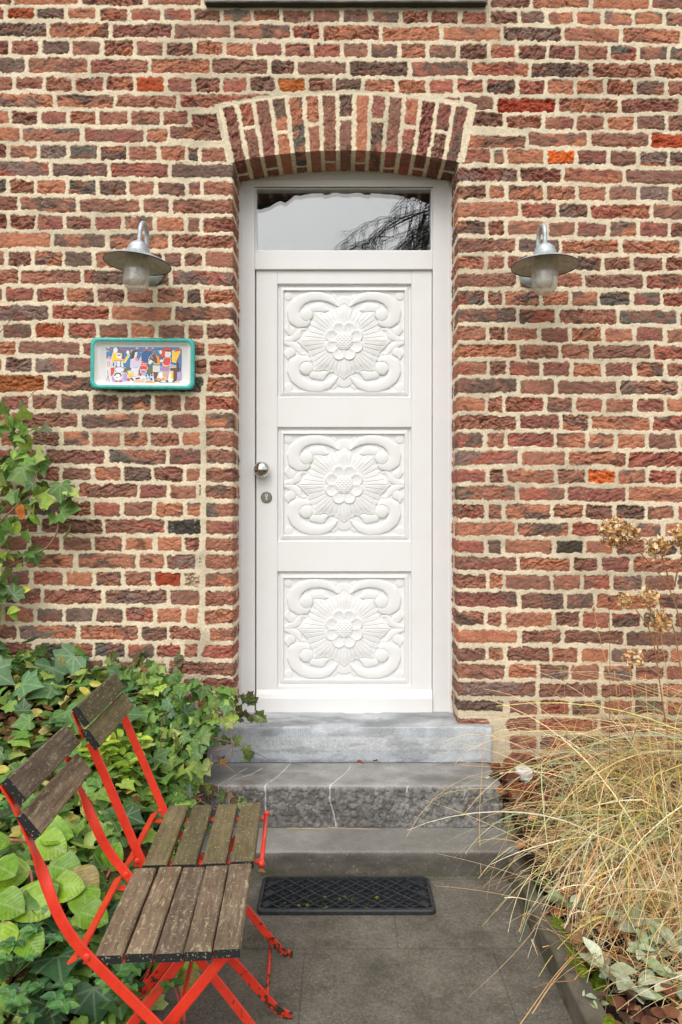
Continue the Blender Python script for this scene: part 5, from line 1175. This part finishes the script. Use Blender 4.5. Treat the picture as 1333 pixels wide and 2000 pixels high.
grass((1.36, -.55), 'largest arching grass clump with green and straw blades at the right edge', [
    ('dry_blades', dict(n=360, spread=(.18, .16), az_c=-66, az_w=62, ln=(.4, 1.05), el_r=(5, 78), w_=.0064, colp=[.82, .10, .08])),
    ('green_blades', dict(n=150, spread=(.12, .10), az_c=-80, az_w=22, ln=(.6, 1.15), el_r=(22, 58), w_=.0062, colp=[.08, .77, .15]))])
grass((1.10, -.60), 'straw coloured grass clump drooping over the kerb beside the steps', [
    ('dry_blades', dict(n=190, spread=(.10, .10), az_c=-58, az_w=50, ln=(.25, .60), el_r=(0, 55), w_=.0052, colp=[.86, .08, .06])),
    ('green_blades', dict(n=26, spread=(.09, .1), az_c=-65, az_w=35, ln=(.3, .6), el_r=(15, 50), w_=.006, colp=[.1, .75, .15]))])
grass((1.28, -.98), 'yellowish grass clump in the middle of the right bed above the grey leaves', [
    ('dry_blades', dict(n=130, spread=(.14, .10), az_c=-70, az_w=50, ln=(.25, .62), el_r=(5, 60), w_=.005, colp=[.76, .07, .17])),
    ('green_blades', dict(n=80, spread=(.13, .07), az_c=-80, az_w=35, ln=(.25, .55), el_r=(10, 55), w_=.0065, colp=[.05, .35, .60]))])
grass((1.42, -.26), 'thin upright grass clump close to the wall at the right edge', [
    ('dry_blades', dict(n=140, spread=(.18, .05), az_c=-80, az_w=50, ln=(.35, .85), el_r=(35, 85), w_=.005, colp=[.85, .1, .05], sag=.9)),
    ('green_blades', dict(n=60, spread=(.14, .05), az_c=-85, az_w=14, ln=(.7, 1.15), el_r=(32, 56), w_=.006, colp=[.1, .8, .1], sag=.9))])
grass((1.88, -.42), 'tall green blades arching into the picture from beyond the right edge', [
    ('dry_blades', dict(n=120, spread=(.10, .10), az_c=-80, az_w=28, ln=(.7, 1.4), el_r=(35, 80), w_=.0055, colp=[.85, .1, .05], sag=.9)),
    ('green_blades', dict(n=110, spread=(.10, .08), az_c=-84, az_w=13, ln=(1.0, 1.6), el_r=(38, 62), w_=.0065, colp=[.06, .84, .1], sag=.85))])
grass((1.48, -1.18), 'pale straw tuft at the right edge above the lower right corner', [
    ('dry_blades', dict(n=260, spread=(.16, .14), az_c=-60, az_w=60, ln=(.3, .8), el_r=(5, 75), w_=.005, colp=[.94, .03, .03]))])
grass((1.20, -.86), 'flattened mat of pale straw in the middle of the right bed', [
    ('dry_blades', dict(n=420, spread=(.20, .22), az_c=-50, az_w=80, ln=(.15, .45), el_r=(0, 35), w_=.0048, colp=[.92, .04, .04]))])
grass((1.22, -.70), 'crisscross of straight bare straws standing out of the right bed', [
    ('dry_blades', dict(n=230, spread=(.22, .26), az_c=-60, az_w=110, ln=(.25, .75), el_r=(10, 80), w_=.0034, colp=[.95, .03, .02], sag=.12)),
    ('green_blades', dict(n=90, spread=(.25, .25), az_c=-60, az_w=90, ln=(.12, .35), el_r=(20, 75), w_=.006, colp=[.02, .6, .38], sag=.7))])
# litter and moss
sp = []
for k in range(1300):
    x = rng.uniform(.71, 1.7); y = rng.uniform(-1.75, -.03)
    if math.hypot(x - .815, y + .19) < .075: continue
    z = float(Hr(np.array(x), np.array(y)))
    sp.append((CRUM[k % 4], (x, y, z + rng.uniform(-.01, .03)), rdir(-20, 35, 0, 180), rdir(15, 85, 0, 80), rng.uniform(.03, .062), pick([lin(112, 68, 46), lin(140, 90, 58), lin(84, 56, 42), lin(168, 128, 92), lin(110, 90, 70)])))
for k in range(110):
    x = rng.uniform(.70, .96); y = rng.uniform(-.36, -.04)
    if math.hypot(x - .815, y + .19) < .075: continue
    z = float(Hr(np.array(x), np.array(y)))
    sp.append((CRUM[k % 4], (x, y, z + rng.uniform(.0, .04)), rdir(-20, 30, 0, 180), rdir(15, 80, 0, 80), rng.uniform(.05, .085), pick([lin(128, 66, 40), lin(150, 84, 46), lin(88, 50, 38)])))
o = leaves('leaf_litter', sp, M_dry); tag(o, 'rusty brown dead leaves covering the bed right of the steps', 'dead leaves', kind='stuff')
mb = MB()
for k in range(420):
    y = rng.uniform(-1.75, -.75); x = .700 + abs(rng.normal(0, .045)); r_ = rng.uniform(.008, .022); z = max(float(Hr(np.array(x), np.array(y))) - .015, .075 if x < .725 else 0)
    if vn(np.array(y * 6.), np.array(x * 3.), 5) < .4: continue
    mb.lathe([(r_, -.004), (r_ * .85, r_ * .35), (r_ * .45, r_ * .6), (.0005, r_ * .68)], (x, y, z), 9)
o = mb.build('moss', M_moss, None, True); tag(o, 'bright green moss along the top of the kerb', 'moss', kind='stuff')
# rose campion: felted grey green rosettes
def campion(px, py, d_, n, s, label):
    p0 = P(px, py, d_); p0[2] = float(Hr(np.array(p0[0]), np.array(p0[1]))); r_ = empty('rose_campion', tuple(p0)); tag(r_, label, 'plant', 'grey green felted rosettes in the right bed'); sp = []
    for k in range(n):
        az_ = k * 2.4 + rng.uniform(-.3, .3); e = rng.uniform(.1, .9); sp.append((CAMP, p0 + np.array([rng.normal(0, .012), rng.normal(0, .012), .015 + .004 * k]), np.array([math.cos(az_), math.sin(az_) - .2, e]), np.array([0, -.35, 1.]), s * .95 * rng.uniform(.7, 1.15), pick([lin(160, 170, 136), lin(178, 186, 158), lin(140, 156, 112)])))
    leaves('campion_leaves', sp, M_felt, r_, tuple(p0))
CP = [(1235, 1975, 2.0, 9, .085, 'largest pale felted rosette near the lower right corner'), (1310, 1960, 2.02, 8, .08, 'felted rosette cut by the right edge near the bottom corner'), (1180, 1905, 2.1, 7, .08, 'felted rosette beside the mossy kerb'), (1260, 1885, 2.15, 8, .085, 'felted rosette above the largest one'),
      (1320, 1870, 2.15, 7, .08, 'felted rosette at the right edge under the yellow grass'), (1235, 1810, 2.28, 7, .10, 'long leaved felted rosette half under the straw'), (1110, 1780, 2.4, 5, .085, 'felted leaves hanging over the kerb'), (1120, 1590, 2.85, 5, .09, 'upright felted leaves among dead leaves near the wall'), (1275, 1735, 2.42, 6, .09, 'felted rosette in the shade of the grass clump'), (1175, 1560, 2.95, 4, .07, 'small felted rosette near the plastic lid'), (1150, 1985, 1.95, 5, .05, 'tiny felted seedlings beside the kerb at the bottom')]
for c_ in CP: campion(*c_)
# dry stalks with seed capsules
ds_ = empty('dry_seed_stalks', (1.1, -.9, Hr(np.array(1.1), np.array(-.9)))); tag(ds_, 'tangle of bare straw stalks with small brown seed capsules over the right bed', 'dry plant'); BD_ = tuple(ds_.location); mb = MB(); mc = MB()
ST_ = [[(1135, 1960, 1.98), (1110, 1780, 2.2), (1108, 1745, 2.25)], [(1040, 1980, 1.95), (1090, 1900, 2.05), (1160, 1830, 2.2), (1330, 1810, 2.4)], [(1010, 2010, 1.95), (1080, 1910, 2.05), (1120, 1865, 2.1)], [(1180, 2000, 1.9), (1195, 1860, 2.1), (1230, 1700, 2.4)], [(1060, 1850, 2.2), (1180, 1820, 2.3), (1330, 1865, 2.2)], [(1330, 1640, 2.3), (1310, 1800, 2.2), (1290, 1900, 2.1)], [(1240, 1990, 1.95), (1245, 1850, 2.15), (1260, 1790, 2.2)],
       [(1015, 1820, 2.3), (1025, 1780, 2.4), (1070, 1800, 2.3)], [(1210, 1560, 2.85), (1215, 1440, 2.95), (1200, 1310, 3.05)], [(1190, 1600, 2.8), (1192, 1290, 3.0), (1190, 1170, 3.05)], [(1250, 1500, 2.9), (1235, 1350, 3.0), (1225, 1260, 3.1)], [(1300, 1480, 2.9), (1305, 1330, 3.0), (1290, 1230, 3.0)], [(1080, 1540, 2.9), (1110, 1620, 2.8), (1150, 1720, 2.6)], [(940, 1710, 2.75), (936, 1600, 2.9), (946, 1430, 3.1)], [(905, 1495, 3.0), (990, 1500, 3.05), (1090, 1480, 3.1)], [(1190, 1790, 2.3), (1275, 1870, 2.2), (1340, 1890, 2.1)],
       [(1160, 1190, 3.05), (1175, 1260, 3.05), (1195, 1330, 3.0)], [(1260, 1300, 3.0), (1130, 1290, 3.1), (1060, 1390, 3.1)]]
for k, t_ in enumerate(ST_):
    pts = [P(*q) for q in t_]; ribbon_stem(mb, pts, .0017, .0011, lin(198, 160, 108) if k % 3 else lin(122, 90, 60), 5, 14)
    e = pts[-1 if k % 2 else 0]
    if t_[-1 if k % 2 else 0][0] < 1120: continue
    mc.lathe([(.0005, -.010), (.005, -.006), (.0068, 0), (.0045, .007), (.002, .010)], e, 8, 'Z', lin(170, 112, 60) if k % 3 else lin(70, 54, 40)); mc.build('seed_capsule', M_stem, ds_, True, base=BD_); mc = MB()
for k in range(130):
    px, py = rng.uniform(1110, 1340), rng.uniform(1640, 2000); d_ = 2.9 - (py - 1560) / 440 * .95; a = P(px, py, d_); a[2] = max(a[2], .1); ang = rng.uniform(-1.2, 1.2); ln_ = rng.uniform(.08, .28); dirn = np.array([math.sin(ang), rng.normal(-.1, .4), abs(math.cos(ang)) * rng.uniform(.2, 1)])
    ribbon_stem(mb, [a, a + dirn * ln_ * .5 + rng.normal(0, .01, 3), a + dirn * ln_], .0016, .0009, pick([lin(196, 156, 100), lin(160, 116, 70), lin(216, 190, 140)]), 4, 6)
mb.build('stalk', M_stem, ds_, True, base=BD_)
# dried hydrangea
hy = empty('hydrangea', P(1330, 1560, 2.95)); tag(hy, 'withered hydrangea with dried tan flower heads in front of the brick at the right', 'shrub'); BH = tuple(hy.location); mb = MB()
for t_ in ([(1345, 1560, 2.95), (1340, 1260, 2.97), (1312, 1145, 3.0), (1228, 1055, 3.03)], [(1312, 1145, 3.0), (1300, 1110, 3.0), (1288, 1068, 3.0)], [(1318, 1145, 3.0), (1326, 1100, 2.98), (1345, 1060, 2.97)], [(1310, 1480, 2.97), (1275, 1235, 3.0), (1235, 1180, 3.02)], [(1290, 1290, 3.0), (1275, 1210, 3.02), (1265, 1170, 3.03)], [(1345, 1400, 2.95), (1316, 1220, 3.0), (1300, 1200, 3.0)]):
    ribbon_stem(mb, [P(*q) for q in t_], .0038, .0022, lin(150, 106, 66), 6, 18)
mb.build('woody_stem', M_stem, hy, True, base=BH)
for (px, py, d_, r_, n) in ((1200, 1040, 3.03, .062, 300), (1232, 1043, 3.02, .042, 130), (1284, 1070, 3.0, .046, 110), (1338, 1048, 2.97, .052, 180), (1268, 1168, 3.03, .045, 100), (1222, 1174, 3.03, .030, 55), (1290, 1212, 3.0, .048, 90), (1240, 1287, 3.0, .04, 60)):
    c0 = P(px, py, d_); sp = []
    for k in range(n):
        u = rng.normal(0, 1, 3); u /= np.linalg.norm(u); p = c0 + u * r_ * rng.uniform(.55, 1.05); sp.append((CRUM[k % 4], p, rng.normal(0, 1, 3), u + rng.normal(0, .4, 3), rng.uniform(.016, .028), pick([lin(232, 196, 142), lin(214, 170, 110), lin(240, 216, 176), lin(180, 132, 80)])))
    leaves('flower_head', sp, M_dry, hy, BH)
# a few loose bits on the steps
for (px, py, d_, s_, c_, lb) in ((697, 1489, 3.20, .035, lin(120, 72, 46), 'curled brown leaf at the back of the middle step, left one of a pair'), (737, 1488, 3.20, .032, lin(96, 58, 42), 'dark brown leaf at the back of the middle step, right one of a pair'), (505, 1702, 2.74, .03, lin(150, 96, 60), 'small brown leaf beside the upper left corner of the rubber mat')):
    o = leaves('fallen_leaf', [(CRUM[int(px) % 4], np.zeros(3), rdir(0, 10, 0, 180), rdir(50, 85, 0, 60), s_, c_)], M_dry); o.location = P(px, py, d_); tag(o, lb, 'leaf', 'single dead leaves by the steps')
for pts, lb in (([(640, 1617, 2.995), (700, 1620, 2.985), (800, 1622, 2.98)], 'thin straw lying along the back of the lowest step'), ([(560, 1618, 2.99), (590, 1619, 2.98), (640, 1620, 2.98)], 'short straw at the back of the lowest step near the chairs')):
    mb = MB(); q0 = P(*pts[0]); ribbon_stem(mb, [P(*q) + np.array([0, 0, .002]) for q in pts], .0018, .0012, lin(206, 176, 122), 5, 8); o = mb.build('straw', M_stem, None, True, base=q0); o.location = q0; tag(o, lb, 'straw')
# jar lid
lp = P(1023, 1513, 3.12) + np.array([0, 0, .012]); lid = empty('jar_lid', tuple(lp - np.array([0, 0, .012]))); tag(lid, 'white plastic screw lid lying on dead leaves beside the steps', 'lid'); lid.rotation_euler = (R(10), R(6), 0)
mb = MB(); mb.lathe([(.0400, -.006), (.0405, -.002), (.0385, 0), (.0375, .004), (.0375, .021), (.036, .024), (.0005, .0242)], (0, 0, 0), 40); mb.build('lid_cap', M_plastic, lid, False)
mb = MB()
for row, wd_ in ((.004, 9), (-.006, 7)):
    for k in range(wd_):
        x = (k - (wd_ - 1) / 2) * .0042; mb.box(x - .0012, x - .0006, row - .003, row + .003, .0243, .0245); mb.box(x + .0006, x + .0012, row - .003, row + .002, .0243, .0245); mb.box(x - .0005, x + .0005, row + .002, row + .003, .0243, .0245)
mb.build('lettering', M_black, lid)

# ---------------------------------------------------------------- behind the camera: seen only in the transom glass
def RF(px, py, Lp): return np.array([(px - 666.5) * Lp / F, YF + .018 - (Lp - (D0 + YF + .018)), CH + (1000 - py) * Lp / F])
wt = empty('weeping_tree', (2.6, -5.4, 0)); tag(wt, 'bare weeping tree reflected in the right half of the transom glass', 'tree'); BW = (2.6, -5.4, 0); mb = MB(); r2 = np.random.default_rng(5)
mb.tube([(2.6, -5.4, 0), (2.55, -5.4, 2), (2.5, -5.4, 4), (2.45, -5.4, 5.6)], [.16, .13, .10, .06], 10); mb.build('trunk', M_bark, wt, True, base=BW); mb = MB()
def twig(p, dirn, ln, r_, depth):
    q = [p]; dd = np.array(dirn, float); n_ = 9
    for k in range(n_):
        dd = dd + np.array([r2.normal(0, .10), r2.normal(0, .10), -.11 - .05 * depth]); dd /= np.linalg.norm(dd); p = p + dd * ln / n_; q.append(p)
        if depth < 3 and k > 0 and r2.random() < (.75 if depth < 2 else .5):
            twig(p, dd + np.array([r2.normal(-.1, .8), r2.normal(0, .5), r2.normal(.0, .6)]), ln * r2.uniform(.35, .6), r_ * .55, depth + 1)
    mb.tube(q, np.linspace(r_, r_ * .35, len(q)), 4, None, False)
for (pz, dx0, dz0, ln) in [(q, -1, r2.uniform(.05, .75), r2.uniform(1.5, 2.3)) for q in np.linspace(4.4, 5.6, 15)] + [(5.6, .8, .8, 1.8), (5.2, 1, .6, 1.8)]:
    twig(np.array([2.47, -5.4, pz]), (dx0, r2.normal(0, .2), dz0), ln, .020, 0)
mb.build('crown', M_bark, wt, True, base=BW)
sl = empty('reflection_strip', (0, -8.3, 6.8)); tag(sl, 'unseen dark strip added for the dark reflection along the top of the transom glass', 'added strip'); mb = MB(); n = 60  # unseen strip, added to shape the dark band reflected in the glass
xs_ = np.linspace(-2.4, 2.6, n); pe = 666.5 + xs_ * F / 12; edge = 366 + 34 * np.clip((600 - pe) / 100, 0, 1.6) + 22 * np.clip((pe - 770) / 80, 0, 1.6) + 3.0 * np.sin(pe * .16) + 2 * np.sin(pe * .41) + 10
ze = CH + (1000 - edge) * 12 / F; yb = YF + .018 - (12 - (D0 + YF + .018)); v = []
for x, z in zip(xs_, ze): v += [(x, yb, z), (x, yb, z + .9), (x, yb - .03, z + .9), (x, yb - .03, z)]
f = [(4 * i + k, 4 * i + 4 + k, 4 * i + 4 + (k + 1) % 4, 4 * i + (k + 1) % 4) for i in range(n - 1) for k in range(4)]
mb.add(v, f); mb.build('strip_sheet', M_strip, sl, False, base=tuple(sl.location)); mb = MB()
for x in (-2.45, 2.65): mb.tube([(x, yb - .02, -.02), (x, yb - .02, 7.9)], .05, 10)
mb.build('strip_post', M_bark, sl, True, base=tuple(sl.location))  # posts added to carry the unseen strip
